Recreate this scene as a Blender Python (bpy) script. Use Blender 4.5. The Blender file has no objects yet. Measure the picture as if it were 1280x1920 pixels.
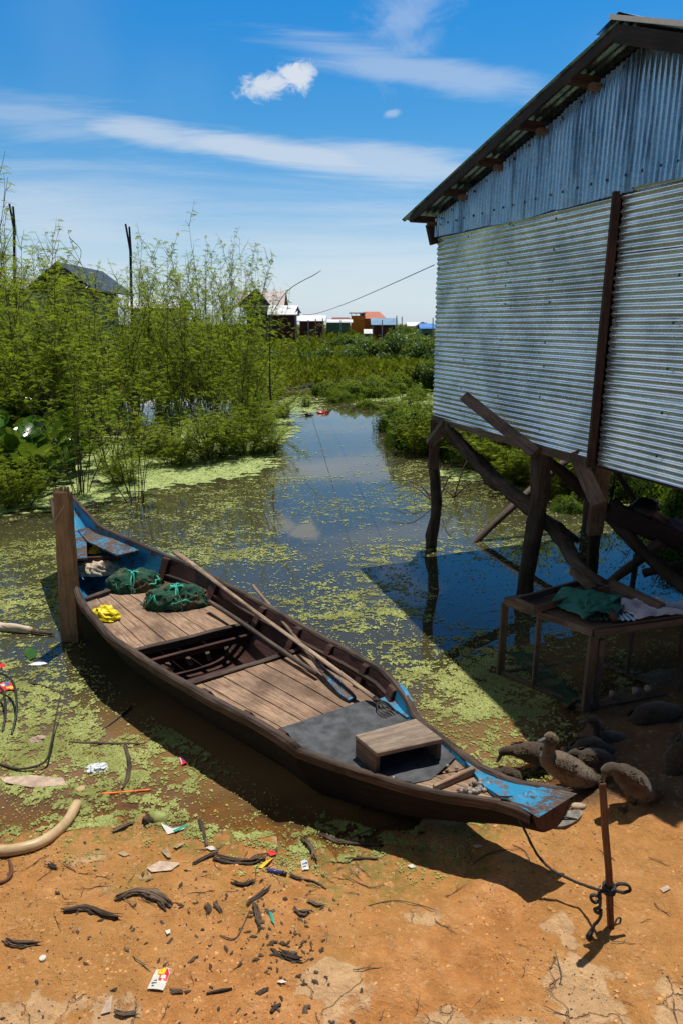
import bpy, bmesh, math, random
import numpy as np
from mathutils import Vector, Matrix, noise
random.seed(7); np.random.seed(7)
C = bpy.context.scene.collection
PI = math.pi
R = math.radians
V = Vector

# ------------------------------------------------------------------ camera
CH, CF, CP = 2.6, 1280.0, math.atan(355 / 1280)
def ray(px, py):
    x = (px - 640) / CF; v = (960 - py) / CF
    return V((x, math.cos(CP) + v * math.sin(CP), -math.sin(CP) + v * math.cos(CP)))
def at(px, py, z=0.0):
    r = ray(px, py); t = (z - CH) / r.z
    return V((r.x * t, r.y * t, z))
def atY(px, py, Y):
    r = ray(px, py); t = Y / r.y
    return V((r.x * t, Y, CH + r.z * t))

# ------------------------------------------------------------------ object helpers
def tag(o, label=None, cat=None, group=None, kind=None):
    if label: o['label'] = label
    if cat: o['category'] = cat
    if group: o['group'] = group
    if kind: o['kind'] = kind
    return o
def thing(name, label, cat, loc=(0, 0, 0), rz=0, group=None):
    o = bpy.data.objects.new(name, None); C.objects.link(o)
    o.location = loc; o.rotation_euler = (0, 0, rz); o.empty_display_size = .1
    return tag(o, label, cat, group)
KIDS = {}
def dup(root, loc, rz=0, sc=1.0, label=None, group=None, tilt=(0, 0)):
    r = root.copy(); C.objects.link(r)
    r.location = loc; r.rotation_euler = (tilt[0], tilt[1], rz)
    r.scale = (sc, sc, sc) if not isinstance(sc, tuple) else sc
    if label: r['label'] = label
    if group: r['group'] = group
    KIDS[r.name] = []
    for ch in KIDS.get(root.name, []):
        c = ch.copy(); C.objects.link(c); c.parent = r; KIDS[r.name].append(c)
        KIDS[c.name] = []
        for g in KIDS.get(ch.name, []):
            d = g.copy(); C.objects.link(d); d.parent = c; KIDS[c.name].append(d)
    return r

class MB:
    """mesh builder: vertices, faces, uv per loop, material index per face"""
    def __init__(s): s.v = []; s.f = []; s.uv = []; s.mi = []
    def face(s, idx, uv=None, m=0):
        s.f.append(tuple(idx)); s.mi.append(m)
        s.uv.extend(uv if uv else [(0, 0)] * len(idx))
    def grid(s, rows, m=0, u0=0.0, v0=0.0, close=False, flip=False):
        """rows: list of lists of points; u runs along the rows list, v along a row"""
        n = len(rows[0]); b = len(s.v); ul = [u0]; 
        for i in range(1, len(rows)):
            ul.append(ul[-1] + (V(rows[i][n // 2]) - V(rows[i - 1][n // 2])).length)
        vl = [v0]
        mid = rows[len(rows) // 2]
        for j in range(1, n + (1 if close else 0)):
            vl.append(vl[-1] + (V(mid[j % n]) - V(mid[j - 1])).length)
        for r_ in rows: s.v.extend([tuple(p) for p in r_])
        for i in range(len(rows) - 1):
            for j in range(n if close else n - 1):
                k = (j + 1) % n
                q = [b + i * n + j, b + i * n + k, b + (i + 1) * n + k, b + (i + 1) * n + j]
                t = [(ul[i], vl[j]), (ul[i], vl[j + 1]), (ul[i + 1], vl[j + 1]), (ul[i + 1], vl[j])]
                if flip: q.reverse(); t.reverse()
                s.face(q, t, m)
        return b
    def tube(s, pts, rad, seg=8, m=0, cap=True, rough=0.0, seed=0, flat=1.0, sub=1):
        pts = [V(p) for p in pts]
        if not isinstance(rad, (list, tuple)): rad = [rad] * len(pts)
        if sub > 1:
            np_, nr = [], []
            for i in range(len(pts) - 1):
                p0 = pts[max(i - 1, 0)]; p1 = pts[i]; p2 = pts[i + 1]; p3 = pts[min(i + 2, len(pts) - 1)]
                for k in range(sub):
                    t = k / sub
                    np_.append(.5 * ((2 * p1) + (p2 - p0) * t + (2 * p0 - 5 * p1 + 4 * p2 - p3) * t * t + (3 * p1 - p0 - 3 * p2 + p3) * t ** 3))
                    nr.append(rad[i] * (1 - t) + rad[i + 1] * t)
            pts = np_ + [pts[-1]]; rad = nr + [rad[-1]]
        rows = []; fq = min(60, max(5, .36 / max(1e-4, max(rad))))
        up = V((0, 0, 1)); prev = None
        for i, p in enumerate(pts):
            d = (pts[min(i + 1, len(pts) - 1)] - pts[max(i - 1, 0)])
            if d.length < 1e-9: d = V((0, 0, 1))
            d.normalize()
            if prev is None:
                a = up if abs(d.z) < .9 else V((1, 0, 0))
                x = d.cross(a).normalized()
            else:
                x = (prev - d * prev.dot(d))
                x = x.normalized() if x.length > 1e-6 else d.cross(up).normalized()
            prev = x; y = d.cross(x)
            row = []
            for k in range(seg):
                a = 2 * PI * k / seg
                r_ = rad[i]
                if rough: r_ *= 1 + rough * 1.3 * noise.fractal(V((p.x * fq + seed, p.y * fq, p.z * fq)) + V((math.cos(a) * 1.5, math.sin(a) * 1.5, 0)), 1, 2, 3)
                row.append(p + x * math.cos(a) * r_ + y * math.sin(a) * r_ * flat)
            rows.append(row)
        b = s.grid(rows, m, close=True)
        if cap:
            n = len(rows)
            s.face([b + k for k in range(seg)], [(0, 0)] * seg, m)
            s.face([b + (n - 1) * seg + k for k in range(seg)][::-1], [(0, 0)] * seg, m)
    def beam(s, p0, p1, w, h, up=(0, 0, 1), m=0, taper=1.0, nseg=1, wob=0.0, seed=0):
        """rectangular bar: w across, h along up"""
        p0, p1 = V(p0), V(p1); d = (p1 - p0).normalized(); up = V(up)
        x = d.cross(up)
        x = x.normalized() if x.length > 1e-5 else V((1, 0, 0))
        y = x.cross(d).normalized()
        rows = []
        for i in range(nseg + 1):
            t = i / nseg; k = 1 + (taper - 1) * t; p = p0.lerp(p1, t)
            if wob: p = p + x * wob * noise.noise(V((t * 3 + seed, seed, 0))) + y * wob * noise.noise(V((seed, t * 3 + seed, 4)))
            c = [(-1, -1), (1, -1), (1, 1), (-1, 1)]
            row = []
            for (a, b_) in c:
                q = 1 + (wob * 3 * noise.noise(V((a * 5 + t * 6 + seed, b_ * 5, seed))) if wob else 0)
                row.append(p + x * a * w / 2 * k * q + y * b_ * h / 2 * k * q)
            rows.append(row)
        b = s.grid(rows, m, close=True, v0=random.random() * 5, u0=random.random() * 5)
        s.face([b, b + 1, b + 2, b + 3], [(0, 0), (w, 0), (w, h), (0, h)], m)
        e = b + nseg * 4
        s.face([e + 3, e + 2, e + 1, e], [(0, 0), (w, 0), (w, h), (0, h)], m)
    def slab(s, corners, th, m=0, n=1):
        """quad plank from 4 top corners (c0->c1 along the length), thickness th downwards"""
        c = [V(p) for p in corners]
        rows = []
        for i in range(n + 1):
            t = i / n; a = c[0].lerp(c[1], t); b = c[3].lerp(c[2], t)
            dz = V((0, 0, -th))
            rows.append([a, b, b + dz, a + dz])
        b0 = s.grid(rows, m, close=True, u0=random.random() * 9, v0=random.random() * 9, flip=True)
        s.face([b0 + 3, b0 + 2, b0 + 1, b0][::-1], None, m)
        e = b0 + n * 4
        s.face([e, e + 1, e + 2, e + 3][::-1], None, m)
    def build(s, name, mats, parent=None, smooth=False, bevel=0, loc=None, fixn=True):
        me = bpy.data.meshes.new(name)
        me.from_pydata([tuple(p) for p in s.v], [], s.f)
        if not isinstance(mats, (list, tuple)): mats = [mats]
        for mt in mats: me.materials.append(mt)
        me.polygons.foreach_set('material_index', s.mi)
        uvl = me.uv_layers.new(name='UVMap')
        if len(s.uv) == len(me.loops):
            uvl.data.foreach_set('uv', np.array(s.uv, dtype=np.float32).ravel())
        if smooth: me.polygons.foreach_set('use_smooth', [True] * len(me.polygons))
        me.update()
        if fixn and len(s.f) < 30000:
            bm = bmesh.new(); bm.from_mesh(me); bmesh.ops.recalc_face_normals(bm, faces=bm.faces); bm.to_mesh(me); bm.free()
        o = bpy.data.objects.new(name, me); C.objects.link(o)
        if parent:
            o.parent = parent; KIDS.setdefault(parent.name, []).append(o)
            # geometry is written in world space; bring it into the parent's frame
            if loc is None:
                T = chain(parent).inverted()
                me.transform(T)
        if bevel:
            b = o.modifiers.new('bevel', 'BEVEL'); b.width = bevel; b.segments = 1; b.limit_method = 'ANGLE'
        return o
def local(o):
    return Matrix.LocRotScale(o.location, o.rotation_euler, o.scale)
def chain(o):
    M = local(o)
    while o.parent: o = o.parent; M = local(o) @ M
    return M
def arr_mesh(name, verts, quads, mats, parent=None, tris=False, colattr=None, smooth=False):
    """fast mesh from numpy arrays (n,3) and (m,k)"""
    me = bpy.data.meshes.new(name); k = quads.shape[1]
    me.vertices.add(len(verts)); me.vertices.foreach_set('co', verts.astype(np.float32).ravel())
    me.loops.add(quads.size); me.loops.foreach_set('vertex_index', quads.astype(np.int32).ravel())
    me.polygons.add(len(quads))
    me.polygons.foreach_set('loop_start', np.arange(0, quads.size, k, dtype=np.int32))
    me.polygons.foreach_set('loop_total', np.full(len(quads), k, dtype=np.int32))
    if smooth: me.polygons.foreach_set('use_smooth', [True] * len(quads))
    if colattr is not None:
        a = me.attributes.new('tone', 'FLOAT', 'FACE'); a.data.foreach_set('value', colattr.astype(np.float32))
    me.update(calc_edges=True); me.validate()
    if not isinstance(mats, (list, tuple)): mats = [mats]
    for mt in mats: me.materials.append(mt)
    o = bpy.data.objects.new(name, me); C.objects.link(o)
    if parent: o.parent = parent; KIDS.setdefault(parent.name, []).append(o)
    return o

# ------------------------------------------------------------------ materials
class NT:
    def __init__(s, name):
        s.m = bpy.data.materials.new(name); s.m.use_nodes = True
        s.t = s.m.node_tree; s.n = s.t.nodes; s.l = s.t.links
        s.bsdf = s.n['Principled BSDF']; s.out = s.n['Material Output']
    def node(s, typ, **kw):
        n = s.n.new(typ)
        for k, v in kw.items(): setattr(n, k, v)
        return n
    def link(s, a, b): s.l.new(a, b)
    def put(s, inp, v):
        if hasattr(v, 'is_linked') or hasattr(v, 'links'): s.l.new(v, inp)
        else: inp.default_value = v
    def coord(s, kind='Object', scale=(1, 1, 1), rot=(0, 0, 0)):
        tc = s.node('ShaderNodeTexCoord'); mp = s.node('ShaderNodeMapping')
        s.link(tc.outputs[kind], mp.inputs['Vector'])
        mp.inputs['Scale'].default_value = scale; mp.inputs['Rotation'].default_value = rot
        return mp.outputs['Vector']
    def noise(s, vec, scale, detail=4, rough=.55, dist=0):
        n = s.node('ShaderNodeTexNoise'); s.link(vec, n.inputs['Vector'])
        n.inputs['Scale'].default_value = scale; n.inputs['Detail'].default_value = detail
        n.inputs['Roughness'].default_value = rough; n.inputs['Distortion'].default_value = dist
        return n.outputs['Fac']
    def vor(s, vec, scale, feature='F1', out='Distance', rnd=1.0):
        n = s.node('ShaderNodeTexVoronoi', feature=feature); s.link(vec, n.inputs['Vector'])
        n.inputs['Scale'].default_value = scale; n.inputs['Randomness'].default_value = rnd
        return n.outputs[out]
    def ramp(s, fac, stops):
        n = s.node('ShaderNodeValToRGB'); s.put(n.inputs['Fac'], fac)
        e = n.color_ramp.elements
        while len(e) > 1: e.remove(e[0])
        e[0].position = stops[0][0]; e[0].color = col(stops[0][1])
        for p, c in stops[1:]:
            x = e.new(p); x.color = col(c)
        return n.outputs['Color']
    def mix(s, fac, a, b, mode='MIX'):
        n = s.node('ShaderNodeMix', data_type='RGBA', blend_type=mode)
        s.put(n.inputs['Factor'], fac); s.put(n.inputs['A'] if False else n.inputs[6], a if not isinstance(a, tuple) else col(a))
        s.put(n.inputs[7], b if not isinstance(b, tuple) else col(b))
        return n.outputs[2]
    def math(s, op, a, b=0.0, c=0.0, clamp=False):
        n = s.node('ShaderNodeMath', operation=op, use_clamp=clamp)
        s.put(n.inputs[0], a); s.put(n.inputs[1], b)
        if op in ('MULTIPLY_ADD', 'COMPARE', 'SMOOTH_MIN'): s.put(n.inputs[2], c)
        return n.outputs[0]
    def mrange(s, v, a, b, c=0.0, d=1.0, smooth=True):
        n = s.node('ShaderNodeMapRange', interpolation_type='SMOOTHSTEP' if smooth else 'LINEAR')
        s.put(n.inputs[0], v)
        for i, x in enumerate((a, b, c, d)): s.put(n.inputs[i + 1], x)
        return n.outputs[0]
    def bump(s, h, strength=.5, dist=.01, normal=None):
        n = s.node('ShaderNodeBump'); s.link(h, n.inputs['Height'])
        n.inputs['Strength'].default_value = strength; n.inputs['Distance'].default_value = dist
        if normal: s.link(normal, n.inputs['Normal'])
        return n.outputs['Normal']
    def set(s, **kw):
        names = dict(color='Base Color', rough='Roughness', metal='Metallic', normal='Normal', spec='Specular IOR Level', trans='Transmission Weight', ior='IOR', alpha='Alpha', coat='Coat Weight', sheen='Sheen Weight', sss='Subsurface Weight')
        for k, v in kw.items():
            if isinstance(v, tuple): v = col(v)
            s.put(s.bsdf.inputs[names[k]], v)
        return s
def col(c):
    c = tuple(c)
    return c if len(c) == 4 else c + (1.0,)
def sep(nt, vec):
    n = nt.node('ShaderNodeSeparateXYZ'); nt.link(vec, n.inputs[0]); return n.outputs

def plain(name, color, rough=.6, var=.25, scale=12, bump=.2, metal=0.0, spec=.4, coord='Object'):
    t = NT(name); v = t.coord(coord)
    n = t.noise(v, scale, 6, .6); n2 = t.noise(v, scale * .15, 3)
    c = t.mix(t.mrange(n, .3, .7), tuple(x * (1 - var) for x in color), tuple(min(1, x * (1 + var)) for x in color))
    c = t.mix(t.mrange(n2, .35, .65, 0, .5), c, tuple(x * (1 - var * 1.5) if var < .6 else x * .4 for x in color))
    t.set(color=c, rough=rough, metal=metal, spec=spec)
    if bump: t.set(normal=t.bump(n, bump, .004))
    return t.m
def wood(name, dark, light, stain=None, gs=1.0, rough=.75, bump=.5, paint=None, pthr=.5, dust=0.0):
    """weathered wood with grain along UV.x; paint = flaking colour"""
    t = NT(name)
    v = t.coord('UV', (2.2 * gs, 34 * gs, 1)); v2 = t.coord('UV', (1, 1, 1))
    g = t.noise(v, 1.6, 8, .7, 1.2); g2 = t.noise(t.coord('UV', (6 * gs, 160 * gs, 1)), 1.0, 4, .7)
    blot = t.noise(t.coord('Object'), 3.1, 5, .6)
    c = t.ramp(g, [(.28, tuple(x * .55 for x in dark)), (.42, dark), (.58, light), (.75, tuple(min(1, x * 1.2) for x in light))])
    c = t.mix(t.mrange(g2, .55, .8, 0, .55), c, tuple(x * .35 for x in dark))
    c = t.mix(t.mrange(blot, .42, .66, 0, .75), c, stain or tuple(x * .5 for x in dark))
    if dust: c = t.mix(t.mrange(t.noise(t.coord('Object'), 7, 6, .7), .4, .7, 0, dust), c, (.42, .3, .2))
    inf = t.node('ShaderNodeObjectInfo'); c = t.mix(t.math('MULTIPLY', inf.outputs['Random'], .38), c, tuple(x * .62 for x in dark), 'MIX')
    h = t.math('ADD', g, t.math('MULTIPLY', g2, .5))
    r = rough
    if paint:
        pn = t.math('ADD', t.math('MULTIPLY', t.noise(t.coord('Object', (1, 1, 1)), 34, 8, .75), .55), t.math('MULTIPLY', t.noise(t.coord('Object'), 6, 4), .45))
        pm = t.mrange(pn, pthr - .015, pthr + .015)
        pv = t.mix(t.noise(t.coord('Object'), 25, 6, .7), tuple(x * .6 for x in paint), tuple(min(1, x * 1.25) for x in paint))
        c = t.mix(pm, c, pv); h = t.math('ADD', h, t.math('MULTIPLY', pm, .35)); r = t.mix(pm, (rough,) * 3, (.45,) * 3)
    t.set(color=c, rough=r, spec=.3, normal=t.bump(h, bump, .006))
    return t.m
def leafmat(name, a, b, c=None, trans=.35, rough=.45, spec=.4, attr=False):
    t = NT(name)
    inf = t.node('ShaderNodeObjectInfo'); geo = t.node('ShaderNodeNewGeometry')
    n = t.noise(t.coord('Object'), 2.2, 3)
    rnd = geo.outputs['Random Per Island']
    x = t.mix(rnd, a, b)
    x = t.mix(t.mrange(n, .4, .65, 0, .6), x, c or tuple(q * .5 for q in a))
    x = t.mix(t.math('MULTIPLY', inf.outputs['Random'], .35), x, tuple(q * .55 for q in a))
    t.set(color=x, rough=rough, spec=spec)
    tr = t.node('ShaderNodeBsdfTranslucent'); t.link(t.mix(.5, x, (.35, .45, .03), 'MIX'), tr.inputs['Color'])
    mx = t.node('ShaderNodeMixShader'); mx.inputs[0].default_value = trans
    t.link(t.bsdf.outputs[0], mx.inputs[1]); t.link(tr.outputs[0], mx.inputs[2]); t.link(mx.outputs[0], t.out.inputs[0])
    return t.m

M = {}
M['deck'] = wood('deck planks', (.19, .11, .067), (.44, .285, .185), dust=.4, stain=(.075, .045, .03))
M['darkwood'] = wood('dark red hull wood', (.045, .018, .014), (.10, .045, .035), stain=(.03, .012, .01))
M['hull'] = wood('tarred hull', (.006, .004, .003), (.024, .015, .010), stain=(.004, .003, .003), rough=.95)
M['rim'] = wood('worn gunwale', (.04, .026, .019), (.135, .09, .066), stain=(.022, .014, .010))
M['blue'] = wood('blue painted wood', (.10, .06, .045), (.24, .17, .13), paint=(.018, .23, .43), pthr=.462, stain=(.08, .05, .035))
M['blueworn'] = wood('worn blue paint', (.07, .045, .035), (.17, .125, .10), paint=(.025, .23, .42), pthr=.525, stain=(.05, .035, .03))
M['post'] = wood('grey brown timber', (.085, .058, .04), (.17, .115, .08), dust=.1)
M['mpost'] = wood('tan post', (.24, .155, .09), (.42, .29, .18), dust=.4)  # even tan timber, lightened because the face in view is shaded
M['tar'] = wood('tarred board', (.010, .008, .006), (.032, .024, .019))
M['bark'] = wood('stripped log', (.035, .026, .02), (.10, .075, .058), gs=.7, bump=1.0, stain=(.02, .016, .012))
M['timber'] = wood('sawn timber', (.09, .065, .05), (.21, .16, .125))
M['rafter'] = wood('red brown rafter', (.03, .016, .012), (.075, .04, .03))
M['pole'] = wood('smooth pole', (.22, .15, .10), (.46, .34, .24), bump=.25)
M['poled'] = wood('dark pole', (.085, .06, .048), (.19, .14, .11), bump=.25)
M['stake'] = wood('red stake', (.09, .035, .018), (.19, .085, .045))
M['stool'] = wood('stool wood', (.16, .115, .085), (.35, .265, .20), stain=(.12, .085, .06), dust=.3)
M['chip'] = wood('dead bark', (.05, .034, .024), (.20, .135, .09), gs=2, bump=.8)
M['twig'] = plain('twig', (.06, .042, .03), .8, .5, 40, .5)
M['stem'] = plain('green brown stem', (.09, .065, .032), .7, .5, 20, .3)

# ---- more materials
def m_ground():
    t = NT('clay ground')
    v = t.coord('Object'); P_ = sep(t, v)
    big = t.noise(v, 1.1, 5, .6); mid = t.noise(v, 5, 7, .65); fine = t.noise(v, 42, 6, .7); grit = t.noise(v, 150, 3, .7)
    c = t.ramp(mid, [(.3, (.42, .165, .040)), (.48, (.60, .255, .074)), (.62, (.68, .32, .115)), (.8, (.77, .43, .20))])
    c = t.mix(t.mrange(big, .40, .60, 0, .6), c, (.50, .25, .07))
    # dry pale crusts, lower right mostly
    vd = t.node('ShaderNodeVectorMath', operation='ADD'); t.link(v, vd.inputs[0])
    nv = t.node('ShaderNodeTexNoise'); t.link(v, nv.inputs['Vector']); nv.inputs['Scale'].default_value = 7; nv.inputs['Detail'].default_value = 5
    sc = t.node('ShaderNodeVectorMath', operation='SCALE'); t.link(nv.outputs['Color'], sc.inputs[0]); sc.inputs['Scale'].default_value = .16
    t.link(sc.outputs[0], vd.inputs[1])
    crk = t.vor(vd.outputs[0], 3.6, 'DISTANCE_TO_EDGE')
    pat = t.math('ADD', t.noise(v, 2.3, 6, .55), t.mrange(P_[1], 2.35, 1.6, -.12, .10))
    pm = t.mrange(t.math('ADD', pat, t.math('MULTIPLY', fine, .02)), .500, .530)
    c = t.mix(t.math('MULTIPLY', pm, .72), c, t.mix(fine, (.66, .42, .21), (.80, .56, .33)))
    ck = t.math('MULTIPLY', t.mrange(crk, .004, .013, 1, 0), pm)
    c = t.mix(t.math('MULTIPLY', ck, .4), c, (.20, .09, .03))
    # grit and specks
    c = t.mix(t.mrange(fine, .60, .72, 0, .65), c, (.13, .065, .03))
    c = t.mix(t.mrange(grit, .66, .74, 0, .7), c, (.06, .04, .03))
    c = t.mix(t.mrange(t.noise(v, 90, 2, .5), .70, .76, 0, .6), c, (.75, .62, .45))
    # algae and wet mud by height above the water
    hz = t.math('ADD', P_[2], t.math('MULTIPLY', t.math('SUBTRACT', t.noise(v, 3.5, 6, .65), .5), .12))
    alg = t.mrange(hz, .012, .065, 1, 0)
    an = t.mrange(t.noise(v, 16, 7, .72), .43, .58)
    c = t.mix(t.math('MULTIPLY', alg, t.math('MULTIPLY', an, .85)), c, t.mix(t.noise(v, 60, 4), (.13, .13, .02), (.33, .32, .07)))
    wet = t.mrange(hz, -.015, .03, 1, 0)
    c = t.mix(t.math('MULTIPLY', wet, .45), c, (.20, .10, .035))
    # the far marsh land is green and brown
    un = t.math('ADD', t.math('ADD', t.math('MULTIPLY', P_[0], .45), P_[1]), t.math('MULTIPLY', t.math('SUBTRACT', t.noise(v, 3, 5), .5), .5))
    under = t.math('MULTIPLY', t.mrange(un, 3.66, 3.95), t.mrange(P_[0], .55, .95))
    c = t.mix(t.math('MULTIPLY', under, .86), c, t.mix(mid, (.035, .022, .012), (.11, .07, .035)))  # house shade painted into the ground as dark mud brown
    c = t.mix(t.mrange(P_[1], 9, 12), c, t.mix(mid, (.05, .06, .012), (.16, .15, .03)))
    h = t.math('ADD', t.math('MULTIPLY', mid, 1.3), t.math('ADD', t.math('MULTIPLY', fine, .42), t.math('MULTIPLY', grit, .12)))
    h = t.math('SUBTRACT', h, t.math('MULTIPLY', ck, .5)); h = t.math('ADD', h, t.math('MULTIPLY', pm, .12))
    c = t.mix(t.mrange(t.noise(v, 11, 8, .75), .42, .62, .28, 0), c, (.26, .12, .04))
    c = t.mix(t.mrange(t.noise(v, 27, 5, .7), .56, .70, 0, .45), c, (.74, .50, .28))
    t.set(color=c, rough=t.mrange(hz, -.01, .04, .35, .9), spec=.3, normal=t.bump(h, 1.0, .05))
    return t.m
def m_water():
    t = NT('pond water'); v = t.coord('Object'); P_ = sep(t, v)
    a = t.node('ShaderNodeAttribute', attribute_name='depth')
    n = t.noise(v, 1.3, 5, .6)
    c = t.mix(t.mrange(a.outputs['Fac'], 0, .30), (.24, .135, .055), t.mix(n, (.036, .033, .015), (.062, .056, .030)))
    w1 = t.noise(t.coord('Object', (1, .6, 1)), 3.5, 3); w2 = t.noise(v, 30, 2)
    film = t.mrange(t.noise(t.coord('Object', (1, 1.6, 1)), 20, 8, .75), .60, .72, 0, .28)
    c = t.mix(film, c, (.20, .22, .07))
    t.set(color=c, rough=t.math('ADD', .015, t.math('MULTIPLY', film, .5)), ior=1.55, spec=.6, normal=t.bump(t.math('ADD', w1, t.math('MULTIPLY', w2, .05)), .035, .02))
    # shallow margins let the mud through
    tr = t.node('ShaderNodeBsdfTransparent'); tr.inputs['Color'].default_value = (.85, .72, .5, 1)
    gl = t.node('ShaderNodeBsdfGlossy'); gl.inputs['Roughness'].default_value = .02
    fr = t.node('ShaderNodeFresnel'); fr.inputs['IOR'].default_value = 1.33
    mx0 = t.node('ShaderNodeMixShader'); t.link(fr.outputs[0], mx0.inputs[0]); t.link(tr.outputs[0], mx0.inputs[1]); t.link(gl.outputs[0], mx0.inputs[2])
    mx = t.node('ShaderNodeMixShader'); t.link(t.mrange(a.outputs['Fac'], 0.0, .09, .25, 1), mx.inputs[0])
    t.link(mx0.outputs[0], mx.inputs[1]); t.link(t.bsdf.outputs[0], mx.inputs[2]); t.link(mx.outputs[0], t.out.inputs[0])
    return t.m
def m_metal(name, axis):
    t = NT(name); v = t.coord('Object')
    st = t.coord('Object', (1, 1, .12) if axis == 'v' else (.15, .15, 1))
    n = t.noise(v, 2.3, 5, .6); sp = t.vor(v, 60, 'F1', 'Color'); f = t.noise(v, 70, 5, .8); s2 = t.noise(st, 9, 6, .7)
    c = t.mix(t.mrange(n, .35, .65), (.47, .54, .58), (.78, .84, .88)) if axis == 'h' else t.mix(n, (.24, .42, .56), (.48, .64, .74))  # upright sheets bluer: mirrored sky painted into the base colour
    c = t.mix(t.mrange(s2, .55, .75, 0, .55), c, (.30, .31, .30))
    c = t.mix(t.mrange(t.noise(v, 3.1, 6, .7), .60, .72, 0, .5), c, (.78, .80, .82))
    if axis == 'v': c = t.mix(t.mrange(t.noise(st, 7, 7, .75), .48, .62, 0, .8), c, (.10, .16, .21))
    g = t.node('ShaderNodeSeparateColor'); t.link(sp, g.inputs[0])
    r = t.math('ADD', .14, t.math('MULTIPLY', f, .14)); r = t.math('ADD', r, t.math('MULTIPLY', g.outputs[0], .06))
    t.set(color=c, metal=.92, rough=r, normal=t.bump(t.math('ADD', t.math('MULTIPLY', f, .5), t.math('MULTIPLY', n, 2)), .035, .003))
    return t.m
def m_net(name, colr, scale=220):
    t = NT(name); v = t.coord('Object')
    n = t.noise(v, 14, 6, .7); w = t.vor(v, scale, 'DISTANCE_TO_EDGE')
    c = t.mix(n, tuple(x * .25 for x in colr), tuple(min(1, x * 1.7) for x in colr))
    c = t.mix(t.mrange(w, .08, .25, 0, .75), c, tuple(x * .25 for x in colr))
    c = t.mix(t.mrange(t.noise(v, 9, 4), .5, .64, 0, .85), c, (.22, .15, .075))
    t.set(color=c, rough=.7, spec=.3, normal=t.bump(t.math('ADD', t.noise(t.coord('Object', (1, 1, 3)), 25, 6, .8), w), 1.0, .01))
    return t.m
def m_cloth(name, a, b, rough=.8, scale=9, trans=0):
    t = NT(name); v = t.coord('Object'); n = t.noise(v, scale, 7, .65)
    t.set(color=t.mix(n, a, b), rough=rough, spec=.3, normal=t.bump(t.noise(v, scale * 2, 6, .7, 1.5), .6, .012))
    if trans: t.bsdf.inputs['Transmission Weight'].default_value = trans
    return t.m
def m_feather(name, a, b, tip):
    t = NT(name); geo = t.node('ShaderNodeNewGeometry'); v = t.coord('Object')
    c = t.mix(t.noise(v, 22, 6, .75), a, b)
    c = t.mix(t.mrange(geo.outputs['Random Per Island'], .6, 1, 0, .9), c, tip)
    t.set(color=c, rough=.85, spec=.2, sheen=.3, normal=t.bump(t.noise(t.coord('Object', (1, 1, 1)), 90, 5, .8), .9, .005))
    return t.m
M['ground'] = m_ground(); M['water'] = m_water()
M['metal'] = m_metal('corrugated zinc lying', 'h'); M['metalv'] = m_metal('corrugated zinc upright', 'v')
M['net'] = m_net('green fishing net', (.03, .14, .085)); M['netcord'] = plain('teal cord', (.02, .36, .25), .5)
M['yellow'] = m_cloth('yellow plastic', (.75, .58, .005), (.92, .80, .03), .22)
M['cream'] = m_cloth('stained cream cloth', (.46, .32, .20), (.80, .70, .56))
M['sack'] = m_cloth('white woven sack', (.30, .28, .32), (.60, .57, .62), .55)
M['whitebag'] = m_cloth('white plastic', (.55, .6, .6), (.85, .88, .88), .25)
M['tarp'] = m_cloth('green tarpaulin', (.015, .10, .075), (.04, .20, .145), .5)
M['rubber'] = plain('worn black rubber', (.072, .075, .082), .75, .38, 14, .9, 0.0, .25)
M['chip2'] = wood('pale dead bark', (.11, .075, .05), (.26, .18, .12), gs=2, bump=.8)
M['clod'] = plain('clay clod', (.52, .27, .10), .95, .35, 30, .8)
M['rope'] = plain('black rope', (.035, .04, .042), .75, .5, 160, 1.0)
M['nylon'] = plain('white line', (.6, .6, .55), .5, .2, 50, 0)
M['netdark'] = m_net('dark green net', (.03, .07, .02))
M['iron'] = plain('rusty iron', (.07, .05, .04), .6, .5, 40, .5, .6)
M['shell'] = plain('snail shell', (.36, .30, .25), .4, .7, 45, .3)
M['stone'] = plain('stone', (.22, .20, .17), .8, .5, 20, .7)
M['sole'] = plain('grey rubber sole', (.20, .18, .15), .8, .45, 22, .6)
M['pipe'] = plain('stained plastic pipe', (.62, .44, .24), .4, .3, 7, .15)
M['orange'] = plain('orange plastic', (.75, .18, .03), .4, .3, 25, .2)
M['green_nut'] = plain('coconut husk green', (.30, .33, .10), .6, .45, 14, .4)
M['brown_nut'] = plain('coconut husk brown', (.09, .06, .04), .9, .5, 30, 1.0)
M['purple'] = plain('purple plastic', (.06, .05, .22), .25, .2, 30, 0)
M['black'] = plain('black plastic', (.015, .015, .015), .4, .2, 30, 0)
M['white'] = plain('white plastic', (.60, .58, .52), .45, .1, 30, .1)
M['red'] = plain('red print', (.62, .025, .03), .4, .15, 30, 0)
M['yprint'] = plain('yellow print', (.80, .50, .03), .4, .15, 30, 0)
M['bprint'] = plain('blue print', (.05, .10, .42), .4, .15, 30, 0)
M['paper'] = plain('old paper', (.50, .37, .27), .8, .3, 25, .5)
M['dryleaf'] = plain('dry leaf', (.34, .24, .13), .7, .4, 25, .5)
M['skin'] = plain('brown skin', (.20, .10, .065), .5, .15, 12, .1)
M['hair'] = plain('black hair', (.008, .007, .007), .45, .4, 120, .5)
M['dress'] = m_cloth('purple patterned dress', (.05, .015, .04), (.26, .16, .25), .8, 60)
M['hammock'] = m_cloth('dark hammock cloth', (.012, .008, .010), (.045, .03, .036), .9)
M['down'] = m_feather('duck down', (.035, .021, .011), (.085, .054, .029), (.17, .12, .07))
M['downshade'] = m_feather('shaded duck down', (.022, .014, .008), (.07, .045, .026), (.15, .10, .06))  # copy of the duck down with the house shade put into its colour
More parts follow.
